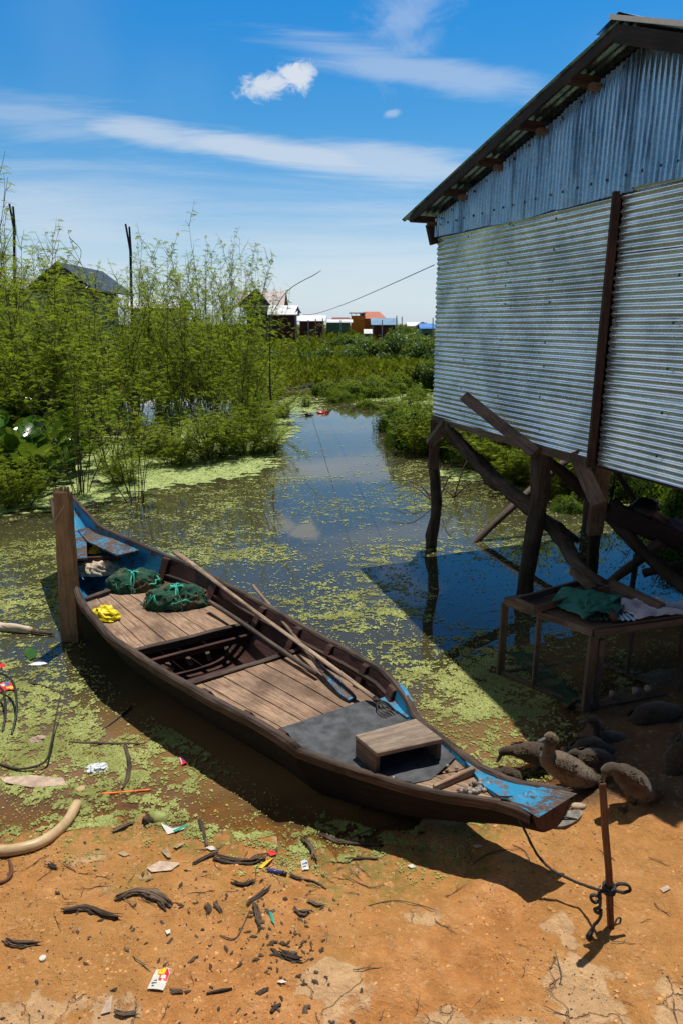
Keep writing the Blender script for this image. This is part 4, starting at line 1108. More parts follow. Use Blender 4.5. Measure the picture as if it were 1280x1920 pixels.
# ================================================================== DUCKS
def duck(name, label, spine, wing_at=.5, fm='down', legs=(), bill_d=None, group='young brown ducks', seed=0, eyes=True):
    """spine: list of (point, half width, half height) from the tail to the crown"""
    t_ = thing(name, label, 'duck', (spine[2][0].x, spine[2][0].y, .05), 0, group)
    pts = [p for p, _, _ in spine]; ws = [a for _, a, _ in spine]; hs = [b for _, _, b in spine]
    # smooth by catmull
    P2, W2, H2 = [], [], []
    for i in range(len(pts) - 1):
        p0 = pts[max(i - 1, 0)]; p1 = pts[i]; p2 = pts[i + 1]; p3 = pts[min(i + 2, len(pts) - 1)]
        for k in range(5):
            t = k / 5
            P2.append(.5 * ((2 * p1) + (p2 - p0) * t + (2 * p0 - 5 * p1 + 4 * p2 - p3) * t * t + (3 * p1 - p0 - 3 * p2 + p3) * t ** 3))
            W2.append(ws[i] + (ws[i + 1] - ws[i]) * t * t * (3 - 2 * t)); H2.append(hs[i] + (hs[i + 1] - hs[i]) * t * t * (3 - 2 * t))
    P2.append(pts[-1]); W2.append(ws[-1]); H2.append(hs[-1])
    fwd = (V((pts[-1].x, pts[-1].y, 0)) - V((pts[0].x, pts[0].y, 0))).normalized(); side = fwd.cross(V((0, 0, 1))).normalized()
    rows = []; fr_ = []
    for i, p in enumerate(P2):
        d = (P2[min(i + 1, len(P2) - 1)] - P2[max(i - 1, 0)]).normalized(); x = side - d * side.dot(d); x.normalize(); y = x.cross(d)
        if i and y.dot(fr_[-1][1]) < 0: y = -y
        fr_.append((x, y, d)); row = []
        for k in range(20):
            a = 2 * PI * k / 20; fz = 1 + .06 * noise.noise(V((p.x * 60 + math.cos(a) * 3, p.y * 60 + math.sin(a) * 3, p.z * 60 + seed)))
            row.append(p + x * math.cos(a) * W2[i] * fz + y * math.sin(a) * H2[i] * fz)
        rows.append(row)
    mb = MB(); mb.grid(rows, close=True); mb.face(range(20)); e = len(mb.v); mb.face(list(range(e - 20, e))[::-1])
    mb.build('body', M[fm], t_, smooth=True)
    rg = random.Random(seed); mb = MB(); n = len(P2)
    for q in range(4200):
        i = rg.randrange(1, n - 1); a = rg.uniform(0, 2 * PI); x, y, d = fr_[i]; p = P2[i]
        rad = x * math.cos(a) * W2[i] + y * math.sin(a) * H2[i]; nrm = rad.normalized() if rad.length > 1e-6 else y
        big = W2[i] > .03; ln = rg.uniform(.007, .019) if big else rg.uniform(.004, .008); wd = ln * (.11 if big else .2)
        bk = (-d + nrm * rg.uniform(.10, .35) + x * rg.uniform(-.2, .2)).normalized(); tn = nrm.cross(bk).normalized()
        c0 = p + rad * rg.uniform(.96, 1.03); i0 = len(mb.v)
        mb.v += [tuple(c0 - tn * wd), tuple(c0 + tn * wd), tuple(c0 + bk * ln)]; mb.face([i0, i0 + 1, i0 + 2])
    mb.build('plumage', M[fm], t_, fixn=False)
    # folded wings
    iw = int(n * wing_at)
    for sg in (1, -1):
        x, y, d = fr_[iw]; up = y if y.z > 0 else -y; mb = MB(); rows = []
        L_ = W2[iw] * 2.6
        for i in range(9):
            t = i / 8; r_ = math.sin(PI * min(1, t * .93 + .07)) ** .6; row = []
            ctr = P2[iw] + d * (L_ * (.45 - t)) + x * sg * W2[iw] * (.93 + .12 * math.sin(PI * t)) * (1 - .45 * max(0, t - .5)) + up * H2[iw] * (.30 + .18 * t)
            for k in range(7):
                a = -1 + 2 * k / 6; row.append(ctr + up * a * H2[iw] * .52 * r_ + x * sg * (.012 * (1 - a * a)) * r_ - x * sg * max(0, a) * .022)
            rows.append(row)
        mb.grid(rows)
        for q in range(110):
            i = rg.randrange(0, 8); k = rg.randrange(0, 6); c0 = rows[i][k].lerp(rows[i + 1][k + 1], rg.random()) + x * sg * .003; ln = rg.uniform(.012, .03); i0 = len(mb.v)
            bk = (-d + x * sg * .12 - up * .15).normalized(); mb.v += [tuple(c0 - up * .004), tuple(c0 + up * .004), tuple(c0 + bk * ln)]; mb.face([i0, i0 + 1, i0 + 2])
        mb.build('wing', M[fm], t_, smooth=False, fixn=False)
    hd = P2[-4]; hx = fr_[-4][0]; bd = bill_d.normalized() if bill_d else fwd
    hr = max(ws[-3:]) ; hc = pts[-2]
    mb = MB(); rows = []; bu = V((0, 0, 1)) - bd * bd.z; bu.normalize(); bs = bd.cross(bu)
    for i in range(8):
        t = i / 7; c0 = hc + bd * (hr * .75 + t * .050) - bu * (.004 + .003 * t); w_ = .0105 + .003 * math.sin(PI * t) if t < .95 else .006; h_ = .0115 * (1 - .72 * t)
        rows.append([c0 + bs * math.cos(a) * w_ + bu * math.sin(a) * h_ for a in np.linspace(0, 2 * PI, 11)[:-1]])
    mb.grid(rows, close=True); mb.face(list(range(len(mb.v) - 10, len(mb.v)))[::-1]); mb.build('bill', M['bill'], t_, smooth=True)
    if eyes:
        for sg in (1, -1):
            mb = MB(); c0 = hc + bs * sg * hr * .86 + bd * hr * .25 + bu * hr * .25; rows = []
            for i in range(5):
                ph = PI * i / 4; rows.append([c0 + V((math.sin(ph) * math.cos(a), math.sin(ph) * math.sin(a), math.cos(ph))) * .0062 for a in np.linspace(0, 2 * PI, 9)[:-1]])
            mb.grid(rows, close=True); mb.build('eye', M['eye'], t_, smooth=True)
    for (a, k, f, fd) in legs:      # hip, hock, foot, foot direction
        mb = MB(); mb.tube([a, k, f], [.016, .008, .006], 8, sub=4); fd = fd.normalized(); sd_ = fd.cross(V((0, 0, 1)))
        for ang in (-.5, 0, .5):
            dd = (fd * math.cos(ang) + sd_ * math.sin(ang)); mb.tube([f, f + dd * .025 + V((0, 0, .002)), f + dd * .045 - V((0, 0, .003))], [.005, .004, .002], 6)
        i0 = len(mb.v); mb.v += [tuple(f + V((0, 0, .002)))] + [tuple(f + (fd * math.cos(g) + sd_ * math.sin(g)) * .04) for g in (-.5, 0, .5)]; mb.face([i0, i0 + 1, i0 + 2]); mb.face([i0, i0 + 2, i0 + 3])
        mb.build('leg', M['leg'], t_, smooth=True)
    return t_
def dk(pts, Y0, k=1.2):
    """spine from picture samples (px, py, dY, half width, half height)"""
    return [(atY(px, py, Y0 + dy), w_ * k, h_ * k) for (px, py, dy, w_, h_) in pts]
def legs_at(Y0, hip, foot, n=2, zf=None, sp=.03, kn=-8):
    out = []
    for i in range(n):
        dy = (i - .5) * sp * 2
        h = atY(hip[0] + i * 16, hip[1], Y0 + dy); f = atY(foot[0] + i * 16, foot[1], Y0 + dy); f.z = max(.005, gh(f.x, f.y) + .006)
        kx = h.lerp(f, .5) + V((.012, 0, 0)); out.append((h, kx, f, V((-1, -.3, 0))))
    return out
Y1 = 3.30
duck('duck', 'largest brown duckling standing upright with head raised, just behind the boat stern',
     dk([(1136, 1456, .06, .006, .005), (1120, 1460, .05, .022, .018), (1095, 1456, .04, .055, .050), (1070, 1446, .02, .072, .066), (1048, 1434, 0, .068, .062), (1030, 1424, -.02, .045, .048), (1028, 1405, -.02, .026, .028), (1033, 1392, -.02, .023, .023), (1034, 1385, -.02, .029, .026), (1030, 1381, -.02, .024, .022), (1020, 1382, -.02, .010, .010)], Y1),
     .42, 'down', legs_at(Y1, (1052, 1462), (1055, 1490)), V((-1, -.25, -.18)), seed=1)
Y2 = 3.55
duck('duck', 'brown duckling bending its neck down to drink at the water edge',
     dk([(1046, 1424, .05, .006, .005), (1030, 1420, .04, .035, .035), (1008, 1414, .02, .058, .056), (988, 1410, 0, .052, .050), (970, 1408, 0, .034, .034), (956, 1408, 0, .022, .022), (946, 1408, 0, .022, .022), (940, 1411, 0, .020, .020), (936, 1415, 0, .008, .008)], Y2),
     .45, 'down', legs_at(Y2, (1002, 1428), (1000, 1462), sp=.02), V((-.5, -.1, -.85)), seed=2)
Y3 = 3.12
duck('duck', 'half lit brown duckling preening with its head tucked down, right of stake',
     dk([(1238, 1490, .03, .006, .006), (1222, 1488, .03, .035, .028), (1205, 1480, .02, .055, .050), (1186, 1466, 0, .062, .058), (1168, 1452, 0, .048, .048), (1155, 1444, -.01, .030, .030), (1144, 1440, -.02, .024, .024), (1135, 1446, -.03, .024, .022), (1130, 1454, -.03, .008, .010)], Y3),
     .45, 'down', legs_at(Y3, (1172, 1480), (1172, 1520)), V((-.4, -.2, -.9)), seed=3)
duck('duck', 'small brown duckling whose back just shows behind the blue stern cheek',
     dk([(975, 1460, .03, .01, .01), (962, 1454, .02, .03, .03), (948, 1452, 0, .034, .034), (936, 1452, 0, .028, .028), (930, 1446, 0, .018, .018), (926, 1447, 0, .018, .016), (922, 1449, 0, .006, .006)], 3.42),
     .45, 'down', (), V((-1, 0, -.2)), seed=4)
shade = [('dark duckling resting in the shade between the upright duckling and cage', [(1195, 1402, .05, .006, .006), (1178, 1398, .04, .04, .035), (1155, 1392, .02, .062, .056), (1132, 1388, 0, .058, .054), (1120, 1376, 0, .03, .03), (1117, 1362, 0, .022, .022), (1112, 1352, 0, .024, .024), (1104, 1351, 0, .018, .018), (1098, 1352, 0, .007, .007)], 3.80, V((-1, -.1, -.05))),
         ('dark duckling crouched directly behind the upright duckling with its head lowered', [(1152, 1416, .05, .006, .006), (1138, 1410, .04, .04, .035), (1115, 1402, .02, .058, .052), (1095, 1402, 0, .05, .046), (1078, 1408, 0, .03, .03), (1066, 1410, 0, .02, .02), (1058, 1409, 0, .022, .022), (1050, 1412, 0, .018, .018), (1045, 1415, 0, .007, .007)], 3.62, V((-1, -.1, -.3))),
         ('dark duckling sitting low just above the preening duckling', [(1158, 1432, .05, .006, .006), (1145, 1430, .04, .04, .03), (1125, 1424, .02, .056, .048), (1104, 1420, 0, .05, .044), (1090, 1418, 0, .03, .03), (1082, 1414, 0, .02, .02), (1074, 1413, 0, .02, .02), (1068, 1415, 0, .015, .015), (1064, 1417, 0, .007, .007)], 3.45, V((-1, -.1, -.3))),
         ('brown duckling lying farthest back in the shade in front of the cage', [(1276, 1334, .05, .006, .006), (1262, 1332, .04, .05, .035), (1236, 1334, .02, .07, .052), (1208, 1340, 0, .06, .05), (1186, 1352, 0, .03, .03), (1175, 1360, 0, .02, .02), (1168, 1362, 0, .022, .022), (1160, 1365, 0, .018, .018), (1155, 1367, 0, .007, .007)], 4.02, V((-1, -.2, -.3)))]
for i, (lab, sp_, Y_, bd) in enumerate(shade): duck('duck', lab, dk(sp_, Y_), .42, 'downshade', (), bd, seed=10 + i)
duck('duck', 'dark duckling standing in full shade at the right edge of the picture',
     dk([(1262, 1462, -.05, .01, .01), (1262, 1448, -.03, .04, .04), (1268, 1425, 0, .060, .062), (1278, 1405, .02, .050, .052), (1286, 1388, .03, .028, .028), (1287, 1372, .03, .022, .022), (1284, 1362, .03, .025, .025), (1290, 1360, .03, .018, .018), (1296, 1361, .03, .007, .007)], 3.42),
     .42, 'downshade', legs_at(3.42, (1254, 1440), (1250, 1468)), V((1, .1, -.1)), seed=20)

# ================================================================== PERSON IN THE HAMMOCK
def skin_body(name, nodes, edges, mat, parent, sub=2, root=0):
    me = bpy.data.meshes.new(name); me.from_pydata([tuple(n[0]) for n in nodes], edges, [])
    o = bpy.data.objects.new(name, me); C.objects.link(o)
    if parent: o.parent = parent; me.transform(chain(parent).inverted()); KIDS.setdefault(parent.name, []).append(o)
    sk_ = o.modifiers.new('skin', 'SKIN'); sk_.use_smooth_shade = True
    for i, n in enumerate(nodes):
        v = me.skin_vertices[0].data[i]; r = n[1]; v.radius = (r, r) if not isinstance(r, tuple) else r; v.use_root = (i == root)
    s_ = o.modifiers.new('sub', 'SUBSURF'); s_.levels = sub; s_.render_levels = sub
    me.materials.append(mat); return o
hp = atY(1206, 962, 6.1)        # head centre
per = thing('person', 'dark haired person in purple patterned dress lying in a hammock under the house', 'person', tuple(hp), 0)
ax = V((.86, -.34, -.30)).normalized()          # from the head to the hips
lat = V((.30, .93, -.1)).normalized(); up_ = lat.cross(ax).normalized()
if up_.z < 0: up_ = -up_
def bp(a, l=0, u=0): return hp + ax * a + lat * l + up_ * u
# body: head, neck, torso, thighs, shins, arms - one skinned surface
nd = [(bp(.72, 0, -.06), (.13, .10)), (bp(.50, 0, -.05), (.105, .09)), (bp(.30, 0, -.03), (.13, .09)), (bp(.20, 0, -.02), (.075, .06)), (bp(.135, 0, 0), (.05, .05)), (bp(.06, 0, .02), (.072, .075)), (bp(-.03, 0, .03), (.085, .085)), (bp(-.08, 0, .03), (.055, .06)),
      (bp(.27, .15, -.03), .052), (bp(.50, .22, .0), .043), (bp(.60, .10, .09), .035), (bp(.64, .03, .11), .028),
      (bp(.27, -.15, -.03), .052), (bp(.50, -.22, .0), .043), (bp(.62, -.12, .09), .035), (bp(.67, -.05, .11), .028),
      (bp(.80, .09, -.02), .085), (bp(1.15, .10, .12), .065), (bp(1.50, .08, .0), .048), (bp(1.56, .08, .08), .03),
      (bp(.80, -.09, -.02), .085), (bp(1.16, -.08, .10), .065), (bp(1.50, -.06, .02), .048), (bp(1.57, -.06, .10), .03)]
eg = [(0, 1), (1, 2), (2, 3), (3, 4), (4, 5), (5, 6), (6, 7), (2, 8), (8, 9), (9, 10), (10, 11), (2, 12), (12, 13), (13, 14), (14, 15), (0, 16), (16, 17), (17, 18), (18, 19), (0, 20), (20, 21), (21, 22), (22, 23)]
skin_body('body', nd, eg, M['skin'], per)
for base_, sg in ((bp(.64, .03, .11), 1), (bp(.67, -.05, .11), -1)):
    fn = [(base_, .022), (base_ + ax * .04 - lat * sg * .03, .026)]; fe = [(0, 1)]
    for q in range(5):
        b0 = base_ + ax * (.05 if q else .02) - lat * sg * (.035 + (0 if q else .02)) + ax * q * .012 * 0 + up_ * (.0) + lat * 0
        off = (q - 2) * .016; i0 = len(fn); L_ = [.05, .07, .078, .07, .055][q]
        p0 = b0 + ax * off * .9 + up_ * .006; fn += [(p0, .0085), (p0 - lat * sg * L_ * .6, .008), (p0 - lat * sg * L_ * .9 - up_ * .018, .006)]
        fe += [(1, i0), (i0, i0 + 1), (i0 + 1, i0 + 2)]
    skin_body('hand', fn, fe, M['skin'], per)
# face: nose, lips, ears, eyes towards the camera side
fo = (up_ * .8 + V((-.2, -.8, .1))).normalized()
hc_ = bp(.01, 0, .03)
mb = MB(); r_ = .078
mb.tube([hc_ + fo * .070 + ax * -.01, hc_ + fo * .096 + ax * .025], [.010, .016], 8); mb.build('nose', M['skin'], per, smooth=True)
mb = MB(); mb.tube([hc_ + fo * .080 + ax * .052 - lat * .022, hc_ + fo * .086 + ax * .054, hc_ + fo * .080 + ax * .052 + lat * .022], [.004, .008, .004], 8, sub=3); mb.build('mouth', M['stake'], per, smooth=True)
for sg in (-1, 1):
    e_ = hc_ + fo * .074 - ax * .012 + fo.cross(ax).normalized() * sg * .032; mb = MB(); mb.tube([e_ - fo * .004, e_ + fo * .004], [.010, .006], 8); mb.build('eye', M['eye'], per, smooth=True)
    e_ = hc_ + fo.cross(ax).normalized() * sg * .082 + ax * .005; mb = MB(); mb.tube([e_ - ax * .025, e_, e_ + ax * .022], [.010, .018, .008], 8, flat=.5, sub=2); mb.build('ear', M['skin'], per, smooth=True)
mb = MB(); rows = []
for i in range(16):
    ph = PI * .74 * i / 15; row = []
    for j in range(24):
        a = 2 * PI * j / 24; pole = (-ax * .9 - fo * .35 + up_ * .25).normalized(); x = pole.orthogonal().normalized(); y = pole.cross(x)
        k = .140 + .02 * noise.noise(V((i * .5, math.cos(a) * 3, math.sin(a) * 3)))
        row.append(hc_ + (pole * math.cos(ph) + (x * math.cos(a) + y * math.sin(a)) * math.sin(ph)) * k - fo * .03)
    rows.append(row)
mb.grid(rows, close=True); mb.build('hair', M['hair'], per, smooth=True)
dn = [(bp(.74, 0, -.06), (.17, .14)), (bp(.50, 0, -.05), (.14, .12)), (bp(.30, 0, -.03), (.155, .115)), (bp(.22, 0, -.02), (.10, .08)), (bp(.27, .16, -.03), .068), (bp(.40, .20, -.01), .062), (bp(.27, -.16, -.03), .068), (bp(.40, -.20, -.01), .062), (bp(1.0, 0, .03), (.19, .13)), (bp(1.28, 0, .05), (.20, .11))]
skin_body('dress', dn, [(0, 1), (1, 2), (2, 3), (2, 4), (4, 5), (2, 6), (6, 7), (0, 8), (8, 9)], M['dress'], per)
ham = thing('hammock', 'dark cloth hammock slung between the house stilts with a person in it', 'hammock', tuple(hp))
mb = MB(); rows = []
ha = atY(1150, 905, 6.9)
for i in range(20):
    t = i / 19; a_ = -.28 + 2.1 * t; w_ = .05 + .30 * math.sin(PI * min(1, max(0, (t + .02)))) ** 1.3; sg_ = .16 * math.sin(PI * t)
    row = []
    for j in range(13):
        v = -1 + 2 * j / 12; row.append(bp(a_, v * w_, -.02 - .16 + .20 * abs(v) ** 2.2 - .03 + (.05 if t < .05 else 0)) + V((0, 0, .25 * (2 * t - 1) ** 2 * (t > .5))))
    rows.append(row)
mb.grid(rows); o = mb.build('sling', M['hammock'], ham, smooth=True, fixn=False); s_ = o.modifiers.new('t', 'SOLIDIFY'); s_.thickness = .006
mb = MB()
for k in (-.8, -.4, 0, .4, .8): mb.tube([rows[0][int((k + 1) * 6)], ha.lerp(rows[0][6], .35) + V((k * .02, 0, 0)), ha], .007, 5)
mb.build('hanging_rope', M['poled'], ham, smooth=True)
mb = MB(); e_ = bp(2.15, .0, .55)
for k in (2, 6, 10): mb.tube([rows[-1][k], e_], .007, 5)
mb.build('hanging_rope', M['poled'], ham, smooth=True)

# ================================================================== VEGETATION
NR = np.random.RandomState(11)
def vnoise(x, y, s, seed=0):
    """value noise, numpy, 0..1"""
    x = x * s + seed * 17.3; y = y * s + seed * 9.1
    xi = np.floor(x).astype(np.int64); yi = np.floor(y).astype(np.int64); fx = x - xi; fy = y - yi
    fx = fx * fx * (3 - 2 * fx); fy = fy * fy * (3 - 2 * fy)
    def h(a, b):
        n = (a * 374761393 + b * 668265263 + seed * 144665) & 0x7fffffff
        n = ((n ^ (n >> 13)) * 1274126177) & 0x7fffffff
        return ((n ^ (n >> 16)) & 0xffff) / 65535.0
    return (h(xi, yi) * (1 - fx) + h(xi + 1, yi) * fx) * (1 - fy) + (h(xi, yi + 1) * (1 - fx) + h(xi + 1, yi + 1) * fx) * fy
def unit(a): return a / np.maximum(1e-9, np.linalg.norm(a, axis=-1, keepdims=True))
def leaf_quads(p, d, nrm, ln, wd, curl=0.0):
    """rhombic leaves: base p, direction d, normal nrm"""
    s = unit(np.cross(d, nrm)); n2 = np.cross(s, d)
    a = p; b = p + d * (ln * .45)[:, None] + s * (wd * .5)[:, None] + n2 * (curl * ln)[:, None]
    c = p + d * ln[:, None]; e = p + d * (ln * .45)[:, None] - s * (wd * .5)[:, None] + n2 * (curl * ln)[:, None]
    v = np.stack([a, b, c, e], 1).reshape(-1, 3); q = np.arange(len(v)).reshape(-1, 4)
    return v, q
def stick(path, r0, r1, out):
    out.tube(path, [r0 + (r1 - r0) * i / (len(path) - 1) for i in range(len(path))], 5, cap=False)
def mimosa(name, label, cat, group, seed, nst, H0, spread, dens=1.0, low=.25, bare=0.0, lf='mimosa', fl=.17):
    rg = random.Random(seed); t = thing(name, label, cat, (0, 0, 0), 0, group); mb = MB(); F = []
    for s in range(nst):
        a = rg.uniform(0, 2 * PI); br = spread * .25 * rg.random(); L_ = H0 * rg.uniform(.55, 1.05); lean = rg.uniform(.05, .62) * (spread / .9)
        p = V((math.cos(a) * br, math.sin(a) * br, -.15)); d = V((math.cos(a) * lean, math.sin(a) * lean, 1)).normalized(); path = [p.copy()]; n = 11
        for i in range(n):
            d = (d + V((rg.uniform(-.15, .15), rg.uniform(-.15, .15), rg.uniform(-.04, .02)))).normalized(); p = p + d * L_ / n; path.append(p.copy())
        stick(path, .014, .003, mb)
        for i in range(2, len(path)):
            h = i / n
            if h < low: continue
            for b in range(rg.choice([1, 2, 2])):
                if rg.random() < bare: continue
                q = path[i].lerp(path[i - 1], rg.random()); a2 = rg.uniform(0, 2 * PI); bd = (d * .75 + V((math.cos(a2), math.sin(a2), rg.uniform(-.1, .5)))).normalized(); bl = rg.uniform(.25, .95) * (1.25 - h * .75); bpth = [q.copy()]; m = 4
                for k in range(m):
                    bd = (bd + V((rg.uniform(-.15, .15), rg.uniform(-.15, .15), .05))).normalized(); q = q + bd * bl / m; bpth.append(q.copy())
                stick(bpth, .0055, .0018, mb)
                nf = int(dens * bl * 20 * rg.uniform(.4, 1.5))
                for k in range(nf):
                    u = rg.random() * (len(bpth) - 1.01); c = bpth[int(u)].lerp(bpth[int(u) + 1], u % 1); a3 = rg.uniform(0, 2 * PI)
                    F.append((c, (bd * .5 + V((math.cos(a3), math.sin(a3), rg.uniform(-.35, .35)))).normalized(), rg.uniform(.6, 1.25) * fl))
        for k in range(int(dens * 9)):
            u = (low + (1 - low) * rg.random()) * (len(path) - 1.01); c = path[int(u)].lerp(path[int(u) + 1], u % 1); a3 = rg.uniform(0, 2 * PI)
            F.append((c, V((math.cos(a3), math.sin(a3), rg.uniform(0, .6))).normalized(), rg.uniform(.6, 1.2) * fl))
    mb.build('stem', M['stem'], t, fixn=False)
    P_ = np.array([tuple(f[0]) for f in F]); D_ = np.array([tuple(f[1]) for f in F]); L_ = np.array([f[2] for f in F]); N = len(F)
    up = np.tile([[0, 0, 1.]], (N, 1)) + NR.uniform(-.35, .35, (N, 3)); sd_ = unit(np.cross(D_, up)); nn = np.cross(sd_, D_)
    vs, qs = [], []; off = 0; K = 6
    for j in range(K):
        tt = (j + .6) / K
        base = P_ + D_ * (L_ * tt)[:, None] + np.array([0, 0, -1.]) * (L_ * .35 * tt * tt)[:, None]
        for sg in (1, -1):
            dd = unit(sd_ * sg + D_ * .45 - np.array([0, 0, .18]))
            v, q = leaf_quads(base, dd, nn, L_ * .30 * (1 - .35 * abs(tt - .4)), L_ * .105); vs.append(v); qs.append(q + off); off += len(v)
    vv_ = np.concatenate(vs); arr_mesh('foliage', vv_, np.concatenate(qs), M[lf], t); TOPZ[t.name] = float(np.percentile(vv_[:, 2], 99.3))
    return t
TOPZ = {}
BUSH = 'feathery shrub growing in the flooded margin left of the channel'
G1 = 'feathery shrubs standing in the water left of the channel'
protos = [mimosa('feathery_shrub', BUSH, 'shrub', G1, 100 + i, [13, 11, 15, 9, 14, 8][i], [3.4, 3.8, 3.2, 3.6, 3.0, 3.9][i], [1.1, .8, 1.3, 1.1, 1.5, .7][i], [.9, .8, .85, .6, 1.0, .55][i], [.26, .30, .18, .42, .12, .40][i]) for i in range(6)]
spots = [  # picture foot (px, py), top row py, prototype
    (-60, 900, 520, 1), (150, 925, 640, 3), (262, 938, 610, 3), (205, 880, 560, 1),
    (-40, 860, 440, 0), (30, 850, 428, 2), (95, 845, 510, 0), (165, 835, 520, 2), (250, 822, 500, 1), (330, 832, 520, 0), (395, 836, 500, 1), (450, 840, 540, 3), (462, 822, 560, 0),
    (-30, 790, 440, 2), (50, 785, 435, 1), (120, 780, 500, 0), (190, 775, 505, 1), (245, 772, 455, 2), (300, 778, 500, 0), (352, 770, 470, 1), (400, 775, 462, 2), (450, 785, 478, 0), (470, 780, 490, 1),
    (-10, 745, 455, 1), (85, 742, 520, 2), (165, 742, 540, 0), (240, 745, 490, 1), (315, 742, 510, 2), (380, 745, 455, 0), (430, 742, 470, 1), (455, 748, 500, 2)]
rg = random.Random(5)
for i, (px, py, pt, k) in enumerate(spots):
    b = at(px, py, 0); top = atY(px, pt - (38 if px < 215 else 0), b.y).z; k = (k + (4 if i % 3 == 1 else 0)) % 6; s_ = 1.02 * top * rg.uniform(.88, 1.08) / TOPZ[protos[k].name]
    sx = s_ * rg.uniform(.66, .82) * (.8 if px > 380 else 1)
    if protos[k].get('used') is None:
        protos[k]['used'] = 1; o = protos[k]; o.location = b; o.rotation_euler = (0, 0, rg.uniform(0, 6)); o.scale = (sx, sx, s_)
    else: o = dup(protos[k], b, rg.uniform(0, 6), (sx, sx, s_))
for p in protos:
    if 'used' in p: del p['used']
for o in list(C.objects):
    if 'used' in o: del o['used']
# the same thicket goes on round the left bank of the pond
for i, (x, y, s_) in enumerate([(-9.5, 12.5, 1.2), (-11, 10.2, 1.25), (-12.5, 8, 1.3), (-9.8, 8.6, 1.0), (-10.5, 6.2, 1.1), (-13.5, 12, 1.4), (-8.6, 10.8, 1.0), (-11.8, 4.6, 1.1), (-15, 9.5, 1.5), (-16, 6.5, 1.5), (-12.2, 14.2, 1.4), (-16, 13, 1.6)]):
    dup(protos[i % 6], (x, y, 0), rg.uniform(0, 6), (s_, s_, s_), label='feathery shrub continuing the thicket round the left bank, beyond the picture edge', group='feathery shrubs round the left bank')
# the shrub at the right end leans out over the channel
lean = mimosa('leaning_shrub', 'sparse leaning shrub at the right end of the thicket, arching over the channel', 'shrub', None, 300, 9, 4.0, .7, .65, .35, .15)
lean.location = at(478, 775, 0); lean.rotation_euler = (0, R(9), 0); lean.scale = (.85, .85, .98)
low_ = mimosa('low_shrub', 'low feathery shrub at the waterline in front of the thicket', 'shrub', 'low feathery shrubs along the waterline', 310, 10, 1.25, 1.1, .9, .15, 0, 'mimosa', .13)
low_.location = at(400, 862, 0)
for (px, py, s_) in [(330, 872, .8), (455, 850, 1.0), (490, 812, .8), (535, 782, .5), (290, 850, .9), (575, 762, .4), (228, 905, .6), (480, 800, 1.2), (520, 745, .8), (20, 950, .8), (505, 850, .6)]:
    dup(low_, at(px, py, 0), rg.uniform(0, 6), s_)
# bare curved shoots above the thicket
for (pts, lab, r_) in [(((500, 640), (505, 600), (540, 545), (590, 515), (602, 507)), 'long thin bare shoot curving right above the grey distant house', .008),
                   (((130, 445), (150, 465), (152, 480), (145, 500)), 'short bare shoot curling above the thicket near the left post', .006),
                   (((508, 750), (506, 700), (507, 600)), 'thin bare upright stick standing at the right end of the thicket', .02)]:
    Yd = 15.5; mb = MB(); P_ = [atY(x, y, Yd) for x, y in pts]; mb.tube(P_, [r_ * 1.4] + [r_] * (len(P_) - 2) + [r_ * .5], 5, sub=5); tag(mb.build('bare_shoot', M['stem'], smooth=True), lab, 'branch')
# forked poles rising out of the thicket
for (x0, y0, xt, yt, lab) in [(30, 760, 22, 382, 'taller forked black pole rising from the thicket at the far left'), (252, 760, 240, 420, 'forked black pole rising from the middle of the thicket')]:
    t = thing('forked_pole', lab, 'pole', tuple(at(x0, y0, -.2)), 0, 'forked poles in the thicket'); Yd = at(x0, y0, 0).y
    mb = MB(); j = atY(xt + 5, yt + 40, Yd); mb.tube([at(x0, y0, -.2), j], [.05, .04], 7); mb.build('shaft', M['black'], t)
    for dx in (-4, 3):
        mb = MB(); mb.tube([j - V((0, 0, .3)), atY(xt + dx, yt + (0 if dx < 0 else 5), Yd)], [.035, .03], 6); mb.build('fork_arm', M['black'], t)
t = thing('wooden_post', 'squared brown post standing in the duckweed before the thicket', 'post', tuple(at(256, 840, -.2)))
mb = MB(); b = at(256, 841, -.2); tp = atY(257, 728, b.y); mb.beam(b, tp, .10, .10, up=(0, 1, 0), nseg=5, wob=.01); mb.build('shaft', M['post'], t)
mb = MB(); mb.beam(tp, tp + V((0, 0, .04)), .07, .08, up=(0, 1, 0), taper=.6); mb.build('split_top', M['timber'], t)

